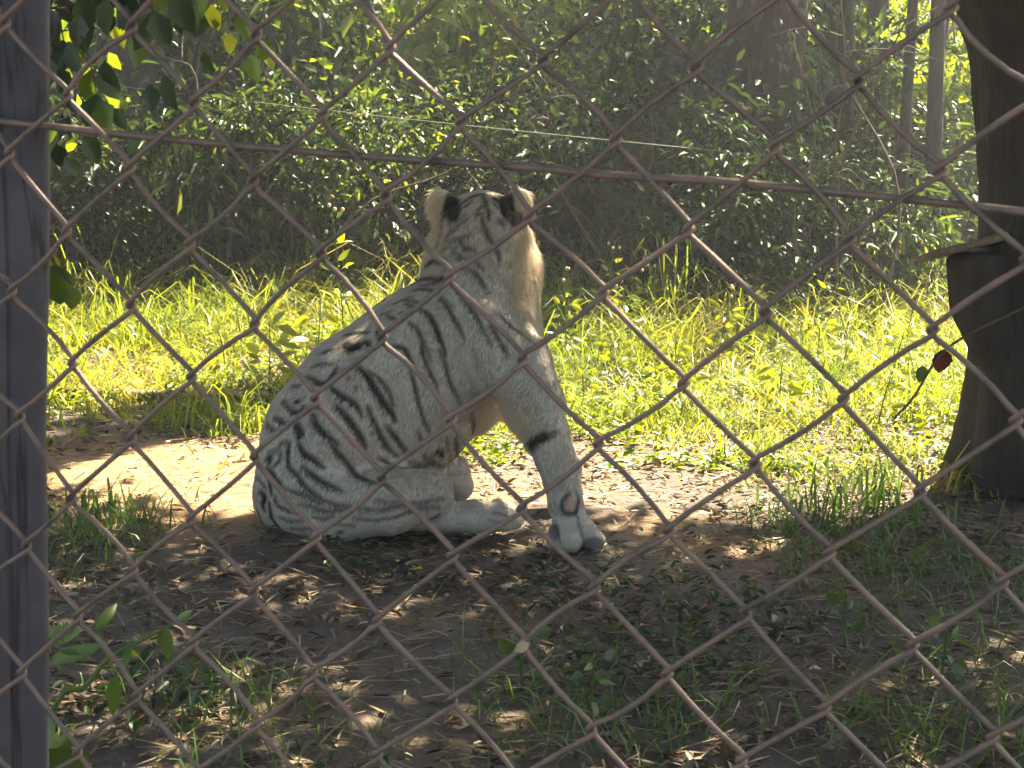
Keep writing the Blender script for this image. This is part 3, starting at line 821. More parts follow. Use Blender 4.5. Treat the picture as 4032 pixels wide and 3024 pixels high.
tbL = np.array((-3.35, 7.1, 0)); tbL[2] = gz(tbL[0], tbL[1])
treeL = thing('shade_tree', 'broad-leaved tree whose leafy boughs hang in beside the fence post', 'tree', tbL)
V, F = ring_trunk(tbL, [(-.15, 0, 0, .32), (.3, 0, 0, .27), (1.2, .05, 0, .23), (2.2, .12, 0, .21), (3.2, .1, 0, .17), (4.2, .1, 0, .11)])
V, F = merge([(V, F), limb((.1, 0, 2.2), (2.2, .3, 3.0), .12, .04, .3), limb((.1, 0, 3), (2.6, .6, 4.3), .11, .04), limb((.1, 0, 3), (-1.2, -2.2, 4.4), .1, .04), limb((.1, 0, 3), (2.5, -2.4, 4.5), .1, .04), limb((.1, 0, 2.4), (1.6, -.8, 2.6), .07, .02, .2)])
add('trunk', make_mesh('trunk', V, F, M['bark'], True), treeL)
add('crown', canopy(~selR, tbL), treeL)
# its hanging boughs in the upper left of the clearing: big heart-shaped leaves
def bough(parent, p0, p1, nl, size, spread, mat, name='bough'):
    f = rng.random(nl) ** .8
    p0, p1 = np.array(p0), np.array(p1)
    base = p0 + (p1 - p0) * f[:, None]
    Pp = base + rng.normal(0, spread, (nl, 3))
    D = rand_dirs(nl) * .5 + np.array((0, -.1, -.9))
    n_ = rand_dirs(nl) * .6 + np.array((0, -.9, .35))
    V, Fl, t = leaves(Pp, D, rng.uniform(.7, 1.25, nl) * size, 1.05, n_)
    tw = [tube(np.array([b, (b + p) / 2 + (0, 0, .03), p]), (.004, .003, .002), 4) for b, p in zip(base[::3], Pp[::3])]
    tw.append(limb(p0, p1, .02, .006, .05))
    V2, F2 = merge(tw)
    o = add('bough', make_mesh('bough', V2 - tbL, F2, M['twig'], True), parent)
    add('foliage', make_mesh('foliage', V - tbL, Fl, mat, False, {'tint': t}), o)
bough(treeL, (-2.2, 5.2, 2.5), (-1.25, 4.5, 1.72), 200, .105, .17, M['leaf_vine'])
bough(treeL, (-2.0, 5.0, 2.3), (-1.42, 4.7, 1.45), 110, .10, .14, M['leaf_vine'])
bough(treeL, (-1.9, 5.0, 2.5), (-.98, 4.6, 1.80), 120, .10, .13, M['leaf_vine'])
bough(treeL, (-1.7, 6.9, 2.3), (-1.05, 6.5, 1.78), 26, .12, .10, M['leaf_bright'])
bough(treeL, (-2.5, 7.6, 2.4), (-2.1, 7.3, 1.55), 60, .10, .2, M['leaf_bright'])

# ------------------------------------------------------------------ the thicket behind the clearing
def shrub_mesh(n_leaf, rx, ry, rz, size, clumps, mat, droop=.3, hollow=.35, tint_hi=1.0, width=.75):
    c = rand_dirs(clumps) * (hollow + (1 - hollow) * rng.random(clumps)[:, None] ** .5)
    c = c * (rx, ry, rz) + (0, 0, rz * .98)
    c[:, 2] = np.maximum(c[:, 2], .12)
    w = rng.integers(0, clumps, n_leaf)
    sc = .19 * (rx + rz) * .5 * rng.uniform(.6, 1.4, clumps)
    Pp = c[w] + rng.normal(0, 1, (n_leaf, 3)) * sc[w][:, None]
    Pp[:, 2] = np.maximum(Pp[:, 2], .03)
    D = (Pp - c[w]) / (sc[w][:, None] + 1e-6) * .45 + rand_dirs(n_leaf) * .7 + (0, 0, -droop)
    V, F, t = leaves(Pp, D, size * rng.uniform(.6, 1.35, n_leaf), width)
    crown = make_mesh('crown', V, F, mat, False, {'tint': t * tint_hi})
    st_ = []
    for q in range(min(clumps, 14)):
        b = np.array((rng.normal(0, rx * .16), rng.normal(0, ry * .16), -.1))
        st_.append(limb(b, c[q], .022, .006, .02, 7))
    V, F = merge(st_)
    return crown, make_mesh('stem', V, F, M['twig'], True)
VAR = {
    'dark': shrub_mesh(3400, 1.0, .9, .95, .105, 40, M['leaf_dark'], tint_hi=.85),
    'fine': shrub_mesh(5200, 1.05, .9, 1.0, .078, 50, M['leaf_dark']),
    'fresh': shrub_mesh(2800, 1.0, .9, 1.0, .095, 36, M['leaf_bright'], hollow=.2),
    'loose': shrub_mesh(2600, 1.0, .8, 1.15, .08, 40, M['leaf_bright'], hollow=.1, droop=.5),
    'long': shrub_mesh(2300, 1.0, .9, 1.0, .23, 34, M['leaf_dark'], hollow=.2, droop=.9, width=.32),
    'large': shrub_mesh(1300, 1.0, .9, 1.05, .17, 26, M['leaf_bright'], hollow=.15, droop=.7, width=.95, tint_hi=.9),
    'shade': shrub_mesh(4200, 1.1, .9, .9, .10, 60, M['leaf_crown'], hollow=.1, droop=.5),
    'broad': shrub_mesh(2600, 1.0, .9, .95, .13, 34, M['leaf_vine'], droop=.7, width=.9),
}
SH_LABEL = {
    'long': 'shrub with long narrow drooping leaves in the thicket',
    'large': 'shrub with large pale yellow-green leaves in the thicket',
    'shade': 'dense blackish-green shrub in deep shade within the thicket',
    'dark': 'dark green shrub with small dull leaves in the thicket behind the clearing',
    'fine': 'dense fine-leaved shrub filling the thicket behind the clearing',
    'fresh': 'fresh yellow-green shrub catching sunlight in the thicket',
    'loose': 'loose airy yellow-green sapling shrub glowing at the back of the thicket',
    'broad': 'shrub with broad drooping dark leaves in the thicket',
}
def shrub(kind, x, y, s, sz=None, label=None, group='shrubs of the thicket'):
    b = (x, y, float(gz(x, y)) - .02)
    o = thing('thicket_shrub', label or SH_LABEL[kind], 'shrub', b, group if not label else None)
    o.rotation_euler = (0, 0, rng.uniform(0, 6.28)); o.scale = (s, s, sz or s)
    add('crown', VAR[kind][0], o); add('stem', VAR[kind][1], o)
    return o
# front edge of the thicket (pixel x, distance, size)
FRONT = ['fine-leaved bush at the grass edge behind the fence post', 'dark bush at the grass edge left of the plank end', 'long-leaved bush above the grassy bank beyond the plank', 'fine-leaved bush behind the back of the tiger',
         'large-leaved pale bush just behind the left ear of the tiger', 'dark bush just behind the right cheek of the tiger', 'blackish-green bush between the tiger and the tallest grass clump', 'blackish-green bush directly behind the tallest grass clump',
         'blackish-green bush below the reddish trunk', 'long-leaved low bush below the bright gap in the thicket', 'dark bush beyond the fence post, mostly hidden by it', 'fine-leaved bush directly behind the head of the tiger']
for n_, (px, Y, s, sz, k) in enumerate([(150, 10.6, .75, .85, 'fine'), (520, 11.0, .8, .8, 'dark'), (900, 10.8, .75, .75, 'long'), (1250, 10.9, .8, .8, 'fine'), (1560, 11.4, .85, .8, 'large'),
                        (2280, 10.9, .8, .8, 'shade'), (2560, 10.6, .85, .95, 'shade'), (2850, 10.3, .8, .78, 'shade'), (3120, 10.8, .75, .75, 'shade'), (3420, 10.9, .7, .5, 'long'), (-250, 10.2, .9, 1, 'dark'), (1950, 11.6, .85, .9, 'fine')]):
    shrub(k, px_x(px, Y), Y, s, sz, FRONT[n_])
MID = ['broad-leaved shrub rising behind the fence post', 'broad-leaved shrub in front of the trunk above the grassy bank', 'long-leaved shrub rising above the rump of the tiger', 'yellow-green shrub rising above the back of the tiger', 'large-leaved pale shrub rising above the head of the tiger',
       'yellow-green shrub rising above the right ear of the tiger', 'blackish-green shrub beside the reddish trunk on the tiger side', 'blackish-green shrub beside the reddish trunk on the bright gap side', 'dark shrub under the leaning trunk', 'dark shrub behind the massive shade trunk',
       'fine-leaved shrub beyond the fence post', 'large-leaved pale shrub in the bright gap between sapling stems', 'airy yellow-green shrub in the bright gap beside the shade trunk']
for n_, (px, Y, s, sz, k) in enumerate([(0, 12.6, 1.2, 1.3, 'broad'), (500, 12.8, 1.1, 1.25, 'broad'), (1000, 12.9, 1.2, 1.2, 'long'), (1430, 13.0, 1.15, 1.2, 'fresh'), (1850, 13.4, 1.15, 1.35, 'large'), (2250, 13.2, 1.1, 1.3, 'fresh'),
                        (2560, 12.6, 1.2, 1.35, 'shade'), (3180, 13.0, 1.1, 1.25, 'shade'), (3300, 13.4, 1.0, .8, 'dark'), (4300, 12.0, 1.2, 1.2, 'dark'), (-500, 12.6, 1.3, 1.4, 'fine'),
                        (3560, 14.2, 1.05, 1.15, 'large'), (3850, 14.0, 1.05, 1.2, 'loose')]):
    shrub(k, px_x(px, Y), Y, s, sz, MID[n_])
for i, px in enumerate(range(-700, 4900, 330)):
    Y = 15.5 + (i % 3) * .8
    k = ['dark', 'fine', 'fresh', 'broad'][i % 4] if px < 3100 or px > 4100 else 'loose'
    shrub(k, px_x(px, Y), Y, 1.5, 1.55, None)
for i, px in enumerate(range(-900, 5200, 420)):
    Y = 19 + (i % 2) * 1.3
    shrub(['fine', 'dark'][i % 2], px_x(px, Y), Y, 2.1, 2.0 if not 3200 < px < 4000 else 1.5)

# trunks standing in the thicket
def forest_tree(px, Y, r, lean, mat, label, H=5.5, crown=True, vine=None, cl=(0, 0, 0)):
    b = np.array((px_x(px, Y), Y, 0)); b[2] = gz(b[0], b[1])
    o = thing('thicket_tree', label, 'tree', b)
    V, F = ring_trunk(b, [(-.15, 0, 0, r * 1.25), (.3, 0, 0, r * 1.03), (H * .3, lean * .3, 0, r * .92), (H * .6, lean * .6, .05, r * .8), (H * .85, lean * .85, .1, r * .6), (H, lean, .1, r * .35)], 14)
    ps = [(V, F)]
    for q in range(4):
        a = rng.uniform(0, 6.28)
        ps.append(limb((lean * .75, .05, H * .72 + q * .2), (lean + 1.3 * math.cos(a), 1.3 * math.sin(a), H + .5), r * .35, r * .1))
    V, F = merge(ps); add('trunk', make_mesh('trunk', V, F, mat, True), o)
    if crown:
        n = 3200
        d = rand_dirs(n) * rng.random(n)[:, None] ** .4 * np.array((1.8, 1.6, 1.0)) + (lean + cl[0], cl[1], H + .5 + cl[2])
        V, F, t = leaves(d, rand_dirs(n) + (0, 0, -.4), rng.uniform(.1, .17, n))
        add('crown', make_mesh('crown', V, F, M['leaf_crown'], False, {'tint': t}), o)
    if vine:
        n = vine
        z = rng.uniform(.2, 2.6, n); a = rng.uniform(0, 6.28, n); rr = r * 1.05 + np.abs(rng.normal(0, .12, n))
        Pp = np.c_[lean * z / H + rr * np.cos(a), rr * np.sin(a), z]
        V, F, t = leaves(Pp, np.c_[np.cos(a), np.sin(a), -1.2 + 0 * a] + rand_dirs(n) * .5, rng.uniform(.06, .13, n), .9)
        add('climbing_vine', make_mesh('climbing_vine', V, F, M['leaf_vine'], False, {'tint': t}), o)
    return o
forest_tree(2960, 11.9, .32, .3, M['bark_red'], 'thick reddish trunk with climbing vine leaves behind the dark shrubs', 12.2, True, 1100)
forest_tree(3290, 13.2, .15, -.4, M['bark'], 'leaning dark trunk just beside the reddish one', 12.4, True, 60)
forest_tree(3520, 12.2, .05, .1, M['bark'], 'slender dark sapling stem in the bright gap of the thicket', 4.2, False)
forest_tree(3655, 11.6, .065, -.05, M['bark'], 'straight dark sapling stem with pale edge near the shade tree', 4.5, False)
forest_tree(3600, 13.0, .035, .3, M['bark'], 'thin slanting sapling stem crossing the bright gap', 3.8, False)
forest_tree(560, 11.8, .16, .2, M['bark'], 'dark trunk half hidden by broad leaves above the grassy bank', 11.2, True, 120)
forest_tree(1500, 14.3, .15, -.2, M['bark'], 'distant dark trunk among the yellow-green shrubs', 5.6, False, 60)
forest_tree(2350, 14.0, .14, .2, M['bark'], 'distant trunk rising beyond the head of the tiger', 13.4, True, 60)

forest_tree(3420, 14.8, .12, 0, M['bark'], 'dark trunk behind the leaning one, added for its shading crown', 4.7, True, 60)  # this tree and the next ones: unseen crowns added to shade the thicket
forest_tree(2900, 15.2, .12, .1, M['bark'], 'trunk hidden behind the reddish one, added for its shading crown', 4.5, True, 60)
forest_tree(1380, 14.6, .11, .1, M['bark'], 'thin trunk above the sunlit back of the tiger, added for its shading crown', 4.7, True, 40)
forest_tree(880, 15.0, .12, -.1, M['bark'], 'thin dark trunk behind the broad-leaved shrubs, added for its shading crown', 4.6, True, 40)
forest_tree(3000, 16.4, .12, .2, M['bark'], 'trunk deep behind the blackish-green bushes, added for its shading crown', 4.9, True, 40)
forest_tree(2480, 15.6, .10, 0, M['bark'], 'thin trunk deep behind the right cheek of the tiger, added for its shading crown', 4.4, True, 40)
forest_tree(400, 15.2, .10, 0, M['bark'], 'thin trunk deep in the thicket beside the post, added for its shading crown', 4.5, True, 40)
# bare branches tangled in the thicket
for q in range(26):
    px = rng.uniform(150, 3700); Y = rng.uniform(9.6, 12.5)
    b = np.array((px_x(px, Y), Y, 0)); b[2] = gz(b[0], b[1])
    o = thing('dead_branch', 'bare brown branch tangled in the thicket ' + ('behind the grass near the plank' if px < 1100 else 'behind the tiger' if px < 2150 else 'behind the tallest grass clump' if px < 2900 else 'near the sapling stems'), 'branch', b, 'bare branches in the thicket')
    d = np.array((rng.normal(0, .7), rng.normal(0, .3), rng.uniform(.7, 1.4))); L = rng.uniform(1.0, 2.2)
    c = spline([(0, 0, -.05), d * L * .4 + rng.normal(0, .12, 3), d * L * .75 + rng.normal(0, .15, 3), d * L], 14)
    V, F = tube(c, np.linspace(.013, .003, 14), 5); add('stem', make_mesh('stem', V, F, M['twig'], True), o)
    for w in range(5):
        k_ = rng.integers(4, 13); e = rng.normal(0, .5, 3) * .6
        V, F = tube(spline([c[k_], c[k_] + e * .5 + (0, 0, .04), c[k_] + e + (0, 0, -.03)], 7), np.linspace(.005, .0015, 7), 4)
        add('twig', make_mesh('twig', V, F, M['twig'], True), o)
# thin strand of wire between the two shade trees
wl = []
for f in np.linspace(0, 1, 30):
    px = -330 + f * (3800 + 330); wl.append(at(px, 244 + .107 * (px + 330) + 18 * math.sin(math.pi * f), 7.0 - .9 * f))
V, F = tube(np.array(wl) - wl[15], .0015, 5)
tag(add('wire_strand', make_mesh('wire_strand', V, F, M['thin_wire'], True), None, wl[15]), 'thin pale strand of wire strung across the thicket above the tiger', 'wire')

# ------------------------------------------------------------------ ground cover
def blades(x, y, ln, wd, lean_amt, tint, curl=1.0):
    n = len(x); z = gz(x, y)
    a = rng.uniform(0, 6.28, n); b = rng.uniform(0, 6.28, n)
    side = np.c_[np.cos(a), np.sin(a), 0 * a] * wd[:, None]
    out = np.c_[np.cos(b), np.sin(b), 0 * b]
    le = lean_amt * rng.uniform(.3, 1.3, n)
    P0 = np.c_[x, y, z - .01]
    P1 = P0 + ln[:, None] * (out * le[:, None] * .25 + np.array((0, 0, .5)))
    P2 = P0 + ln[:, None] * (out * le[:, None] * .62 + np.array((0, 0, 1)) * (.86 - .12 * le * curl)[:, None])
    P3 = P0 + ln[:, None] * (out * le[:, None] * 1.05 + np.array((0, 0, 1)) * (1.02 - .42 * le * curl)[:, None])
    V = np.stack([P0 - side, P0 + side, P1 - side * .9, P1 + side * .9, P2 - side * .6, P2 + side * .6, P3], 1).reshape(-1, 3)
    o = (np.arange(n) * 7)[:, None, None]
    Q = (np.array([(0, 1, 3, 2), (2, 3, 5, 4)])[None] + o).reshape(-1, 4); T = (np.array([(4, 5, 6)])[None] + o).reshape(-1, 3)
    return V, [Q, T], np.repeat(tint, 7)
def fbm(x, y, s, o=0.0):
    return np.array([noise.noise(Vector((a * s, b * s, o))) for a, b in zip(x, y)])
def in_patch(x, y):
    return ((x + 1.12) / .95) ** 2 + ((y - 5.72) / .72) ** 2
n = 120000
y = 5.35 + (rng.random(n) ** .8) * 6.6; x = rng.uniform(-1, 1, n) * (y * .36 + .5)
dens = fbm(x, y, 1.4, 1.7) * .8 + fbm(x, y, 4.5, 4.2) * .5
prob = np.clip(.45 + dens * 1.5, .02, 1)
prob *= np.where(((x + 1.75) / .75) ** 2 + ((y - 8.0) / .55) ** 2 < 1, .25, 1)
prob *= np.clip((in_patch(x, y) - .8) / .8, .015, 1)
prob *= np.where(x > -.3, np.clip((y - 5.65) / .9, .04, 1), 1)
k = rng.random(n) < prob
x, y = x[k], y[k]; n = len(x)
ln = (.05 + .035 * np.clip(y - 5.9, 0, 3) + .2 * np.clip(fbm(x, y, 1.6, 9), 0, 1) + .06 * np.clip(y - 8.6, 0, 2)) * np.clip(rng.lognormal(-.1, .45, n), .3, 2.6)
tint = np.clip(.48 + .5 * fbm(x, y, 1.3, 5) + rng.normal(0, .26, n), 0, 1)
V, F, t = blades(x, y, ln, rng.uniform(.0018, .0055, n), 1.25, tint, 1.25)
tag(add('grass', make_mesh('grass', V, F, M['grass'], False, {'tint': t})), 'sunlit yellow-green grass covering the clearing behind the tiger', 'grass', kind='stuff')
# small broad herbs between the blades
n = 34000
y = 5.6 + rng.random(n) * 6.0; x = rng.uniform(-1, 1, n) * (y * .36 + .5)
k = (fbm(x, y, 1.7, 21) > .0) & (in_patch(x, y) > 1.5) & ((x < -.3) | (y > 6.1))
x, y = x[k], y[k]; n = len(x)
V, F, t = leaves(np.c_[x, y, gz(x, y) + rng.random(n) * (.05 + .03 * np.clip(y - 6, 0, 4))], rand_dirs(n) * (1, 1, .4), rng.uniform(.025, .065, n), .9)
tag(add('ground_herbs', make_mesh('ground_herbs', V, F, M['leaf_bright'], False, {'tint': t})), 'low broad-leaved herbs among the clearing grass', 'herbs', kind='stuff')
# shaded, sparser growth near the fence
n = 30000
y = 2.7 + rng.random(n) * 3.0; x = rng.uniform(-1, 1, n) * (y * .36 + .3)
d = fbm(x, y, 1.5, 33)
spots = np.zeros(n)
for sx, sy, sr, w in ((-1.45, 4.75, .42, 1), (-1.35, 3.9, .35, .8), (.25, 3.55, .38, .9), (-.45, 3.2, .35, .7), (1.15, 3.5, .45, .9), (1.45, 4.6, .5, .9), (-.75, 3.55, .3, .5), (1.2, 5.35, .4, .9)):
    spots = np.maximum(spots, w * np.exp(-((x - sx) ** 2 + (y - sy) ** 2) / (2 * (sr * .6) ** 2)))
k = rng.random(n) < spots * np.clip(.45 + d, 0, 1) * .7
k &= ~((np.abs(x + .2) < .95) & (y > 4.6) & (y < 5.9))
x, y = x[k], y[k]; n = len(x)
V, F, t = blades(x, y, rng.uniform(.06, .22, n), rng.uniform(.0015, .0035, n), 1.3, np.clip(rng.random(n) * .7, 0, 1))
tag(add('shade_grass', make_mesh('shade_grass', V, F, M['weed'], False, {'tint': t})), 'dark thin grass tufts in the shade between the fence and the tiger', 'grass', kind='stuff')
n = 5200
y = 2.75 + rng.random(n) * 2.2; x = rng.uniform(-1, 1, n) * (y * .36 + .3)
k = fbm(x, y, 1.3, 51) > .2
x, y = x[k], y[k]; n = len(x)
V, F, t = leaves(np.c_[x, y, gz(x, y) + .02 + rng.random(n) * .08], rand_dirs(n) * (1, 1, .35), rng.uniform(.02, .055, n), .8)
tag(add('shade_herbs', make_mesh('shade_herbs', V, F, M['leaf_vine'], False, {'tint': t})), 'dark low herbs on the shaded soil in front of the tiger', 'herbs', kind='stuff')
# fallen leaves and straw
n = 21000
y = 2.6 + rng.random(n) ** .9 * 6.6; x = rng.uniform(-1, 1, n) * (y * .36 + .4)
k = rng.random(n) < np.clip(.75 + 1.0 * fbm(x, y, 1.2, 61), .08, 1) * np.clip(in_patch(x, y) - .35, .10, 1)
x, y = x[k], y[k]; n = len(x)
Dn = rand_dirs(n) * (1, 1, .22)
upn = rand_dirs(n) * .45 + (0, 0, 1)
V, F, t = leaves(np.c_[x, y, gz(x, y) + .006 + rng.random(n) * .012], Dn, rng.uniform(.018, .062, n), rng.uniform(.6, .95), upn, np.clip(rng.beta(1.6, 2.4, n) + (rng.random(n) > .96) * .5, 0, 1))
tag(add('leaf_litter', make_mesh('leaf_litter', V, F, M['litter'], False, {'tint': t})), 'scattered dry fallen leaves covering the soil around the tiger', 'leaf litter', kind='stuff')
n = 2600
y = 2.7 + rng.random(n) * 4.2; x = rng.uniform(-1, 1, n) * (y * .36 + .4)
a = rng.uniform(0, 6.28, n); L = rng.uniform(.03, .16, n)
z = gz(x, y) + .012
e = np.c_[np.cos(a), np.sin(a), rng.normal(0, .10, n)] * L[:, None]
sdv = np.c_[-np.sin(a), np.cos(a), 0 * a] * rng.uniform(.0012, .003, n)[:, None]
Pc = np.c_[x, y, z]
V = np.stack([Pc - e / 2 - sdv, Pc - e / 2 + sdv, Pc + e / 2 + sdv, Pc + e / 2 - sdv, Pc + (0, 0, .004)], 1).reshape(-1, 3)
o_ = (np.arange(n) * 5)[:, None, None]
T = (np.array([(0, 1, 4), (1, 2, 4), (2, 3, 4), (3, 0, 4)])[None] + o_).reshape(-1, 3)
tag(add('dry_straw', make_mesh('dry_straw', V, [T], M['straw'], False, {'tint': np.repeat(rng.random(n), 5)})), 'dry straw and stem bits lying on the soil', 'straw', kind='stuff')

# plank lying in the grass on the left
g0 = ground_at(640, 1592)
V, Q = slab(1.0, .08, .035, .01, 14)
pl = add('timber_plank', make_mesh('timber_plank', V, Q, M['cutwood']), None, g0 + (0, .02, .04))
pl.rotation_euler = (R(4), R(2.5), R(3))
tag(pl, 'weathered timber plank lying in the sunlit grass beside the sandy patch', 'plank')

# ------------------------------------------------------------------ weeds and tall grass one can pick out
def leaf_shape(width, serr=0.0, n=9, fold=.12, curl=.15, notch=0.0):
    """single leaf of unit length along +Y with a midrib fold"""
    f = np.linspace(0, 1, n)
    w = width * np.sin(np.pi * np.clip(f, 0, 1) ** .75) ** .9 * .5
    if serr: w = w * (1 + serr * np.where(np.arange(n) % 2 == 0, 1, -1))
    w[0] = .012; w[-1] = .004
    z = -curl * f ** 2
    V = np.vstack([np.c_[-w, f, z + fold * w], np.c_[0 * w, f, z], np.c_[w, f, z + fold * w]])
    Q = []
    for i in range(n - 1):
        Q += [(i, n + i, n + i + 1, i + 1), (n + i, 2 * n + i, 2 * n + i + 1, n + i + 1)]
    return V, np.array(Q)
LEAFM = {}
def leaf_mesh(key, width, mat, serr=0.0, n=9, tint=.6, curl=.15):
    V, Q = leaf_shape(width, serr, n, .25, curl)
    LEAFM[key] = make_mesh('leaf', V, Q, mat, True, {'tint': np.full(len(V), tint)})
leaf_mesh('weed', .42, M['leaf_bright'], 0, 9, 1.0); leaf_mesh('weed2', .34, M['leaf_bright'], 0, 9, .8, .3); leaf_mesh('lobed', .7, M['weed'], .28, 13, .9, .2)
leaf_mesh('lance', .3, M['weed'], 0, 9, .6, .25); leaf_mesh('vine', .75, M['leaf_vine'], 0, 11, .8, .2); leaf_mesh('dead', .7, M['dead_leaf'], .05, 11, .6, .25); leaf_mesh('pale', .55, M['straw'], .06, 11, .8, .2)
def put_leaf(parent, key, base, direction, size, facing, roll=0.0):
    y_ = Vector(direction).normalized(); z_ = Vector(facing); x_ = y_.cross(z_).normalized(); z_ = x_.cross(y_)
    o = add('leaf', LEAFM[key], parent)
    m = Matrix((x_, y_, z_)).transposed().to_4x4()
    m.translation = Vector(base) - Vector(parent.location)
    o.matrix_local = m @ Matrix.Scale(size, 4)
    return o
def weed(px, py, height, nl, size, label, cat='weed', group=None, Y=None, keys=('weed', 'weed2'), lean=.15, seed_heads=False):
    b = ground_at(px, py) if Y is None else np.array((px_x(px, Y), Y, float(gz(px_x(px, Y), Y))))
    o = thing('leafy_weed', label, cat, b, group)
    l = np.array((rng.normal(0, lean), rng.normal(0, lean), 1.0)) * height
    c = spline([(0, 0, -.02), l * .5 + rng.normal(0, .03, 3) * height, l], 9)
    sts = [tube(c, np.linspace(.005, .0022, 9), 5)]
    for q in range(nl):
        f = .25 + .75 * (q + .5) / nl
        p = c[min(8, int(f * 8))]
        a = q * 2.4 + rng.uniform(-.4, .4)
        d = np.array((math.cos(a), math.sin(a), rng.uniform(.05, .6)))
        tip = p + d * size * .5
        sts.append(tube(np.array([p, (p + tip) / 2 + (0, 0, .004), tip]), .0014, 4))
        put_leaf(o, keys[q % len(keys)], tip + b, d * (1, 1, 0) + (0, 0, rng.uniform(-.5, 1.0)), size * rng.uniform(.55, 1.2), (rng.normal(0, .7), -.8 + rng.normal(0, .5), .5))
    V, F = merge(sts); add('stem', make_mesh('stem', V, F, M['weed'], True, {'tint': np.full(len(V), .5)}), o)
    if seed_heads:
        for q in range(3):
            p = c[-1] + rng.normal(0, .03, 3) + (0, 0, .03)
            V, F = tube(np.array([p, p + (0, 0, .006), p + (0, 0, .016), p + (0, 0, .02)]), np.array((.003, .009, .008, .002)), 6)
            add('seed_head', make_mesh('seed_head', V, F, M['seed'], True), o)
    return o
weed(1240, 0, .62, 26, .10, 'bright leafy weed arching out behind the back of the tiger', Y=6.35)
weed(1330, 0, .95, 22, .07, 'tall sprig with feathery yellow leaves rising behind the back of the tiger', Y=7.0, lean=.08, seed_heads=True)
weed(1050, 1590, .40, 20, .11, 'round-leaved yellow-green weed beside the rump of the tiger')
weed(1510, 0, .82, 14, .075, 'weed with seed heads behind the nape of the tiger', Y=7.2, seed_heads=True)
weed(480, 1420, .16, 5, .09, 'small weed with one upright bright leaf above the plank')
weed(800, 1270, .22, 7, .09, 'weed with pale raised leaves on the grassy bank')
weed(350, 1745, .10, 4, .07, 'small seedling growing out of the sandy patch')
for px, py, h, nl in ((2230, 1450, .34, 12), (2440, 1500, .2, 10), (3300, 1530, .26, 14), (3160, 1330, .32, 12), (2950, 1380, .26, 10), (3560, 1420, .3, 10), (2700, 1640, .18, 9), (3080, 1640, .2, 10), (2560, 1340, .3, 10), (3450, 1700, .22, 9), (250, 1330, .2, 8), (620, 1300, .22, 8), (2350, 1330, .4, 12), (2480, 1420, .3, 10), (2820, 1480, .3, 12), (2900, 1300, .42, 12), (3350, 1400, .34, 12), (3500, 1560, .26, 10), (2650, 1540, .22, 10), (3220, 1480, .26, 12), (880, 1500, .2, 9), (2280, 1640, .16, 8)):
    weed(px, py, h * 1.35, nl + 8, .08, 'tall bright weed topped with seed heads in the sunlit grass' if h > .29 else 'low bright leafy weed without seed heads in the sunlit grass' if h < .22 else 'mid-height bright leafy weed without seed heads in the sunlit grass', group='weeds in the clearing', seed_heads=h > .29)
def tall_grass(px, py, nb, L, label, group=None, Y=None, spread=.08):
    b = ground_at(px, py) if Y is None else np.array((px_x(px, Y), Y, float(gz(px_x(px, Y), Y))))
    n = nb
    x = rng.normal(0, spread, n); y = rng.normal(0, spread, n)
    a = rng.uniform(0, 6.28, n); ln = L * rng.uniform(.6, 1.15, n); arch = rng.uniform(.25, .9, n)
    ps = []
    for q in range(n):
        o = np.array((math.cos(a[q]), math.sin(a[q]), 0)); p0 = np.array((x[q], y[q], -.02))
        c = spline([p0, p0 + ln[q] * (o * .12 + (0, 0, .5)), p0 + ln[q] * (o * arch[q] * .45 + np.array((0, 0, .85))), p0 + ln[q] * (o * arch[q] + np.array((0, 0, .85 - arch[q] * .45)))], 11)
        w = np.linspace(1, .08, 11) ** .8 * .007
        sdv = np.cross(np.gradient(c, axis=0), o + (0, 0, .3)); sdv /= np.linalg.norm(sdv, axis=1, keepdims=True)
        V = np.vstack([c - sdv * w[:, None], c + sdv * w[:, None]])
        i = np.arange(10); ps.append((V, [np.c_[i, i + 1, i + 12, i + 11], np.zeros((0, 3), int)]))
    o = thing('tall_grass_clump', label, 'grass clump', b, group)
    for V, F in ps:
        add('blade', make_mesh('blade', V, F, M['grass'], True, {'tint': np.full(22, rng.uniform(.2, .75))}), o)
    return o
EDGE = [(140, 1180), (330, 1190), (600, 1185), (850, 1200), (1080, 1190), (2250, 1230), (2430, 1215), (2600, 1230), (2750, 1215), (2880, 1230), (3050, 1215), (3200, 1230), (3380, 1220), (3550, 1235), (3680, 1250)]
for px, py in EDGE:
    tall_grass(px + rng.normal(0, 30), py + rng.uniform(0, 60), 12, rng.uniform(.35, .75), 'ragged grass clump at the thicket edge ' + ('on the side of the post' if px < 1500 else 'on the side of the massive trunk'), 'grass clumps along the thicket', None, .16)
tall_grass(2640, 1330, 16, .72, 'tallest arching grass clump to the right of the tiger')
tall_grass(2780, 1290, 12, .62, 'upright grass clump next to the tallest arching one')
tall_grass(2560, 1500, 10, .3, 'short pale grass clump in front of the tallest arching one')
for px, py, nb, L in ((300, 1290, 14, .5), (520, 1270, 12, .42), (760, 1330, 12, .4), (960, 1400, 10, .36), (3400, 1400, 12, .4), (3000, 1470, 10, .35), (3250, 1290, 12, .42), (2330, 1380, 10, .35), (700, 1690, 14, .22), (1010, 1720, 9, .2), (3640, 1660, 12, .4), (2420, 1290, 10, .45), (2900, 1420, 12, .5), (3100, 1400, 12, .45), (3480, 1330, 12, .45), (3330, 1620, 10, .3), (2700, 1450, 12, .42), (2260, 1330, 10, .5), (420, 1350, 12, .45), (640, 1400, 12, .35), (3560, 1560, 10, .38)):
    tall_grass(px, py, nb, L, 'arching grass clump in the sunlit clearing ' + ('between the post and the rump of the tiger' if px < 1100 else 'between the tiger and the massive trunk'), 'grass clumps in the clearing')

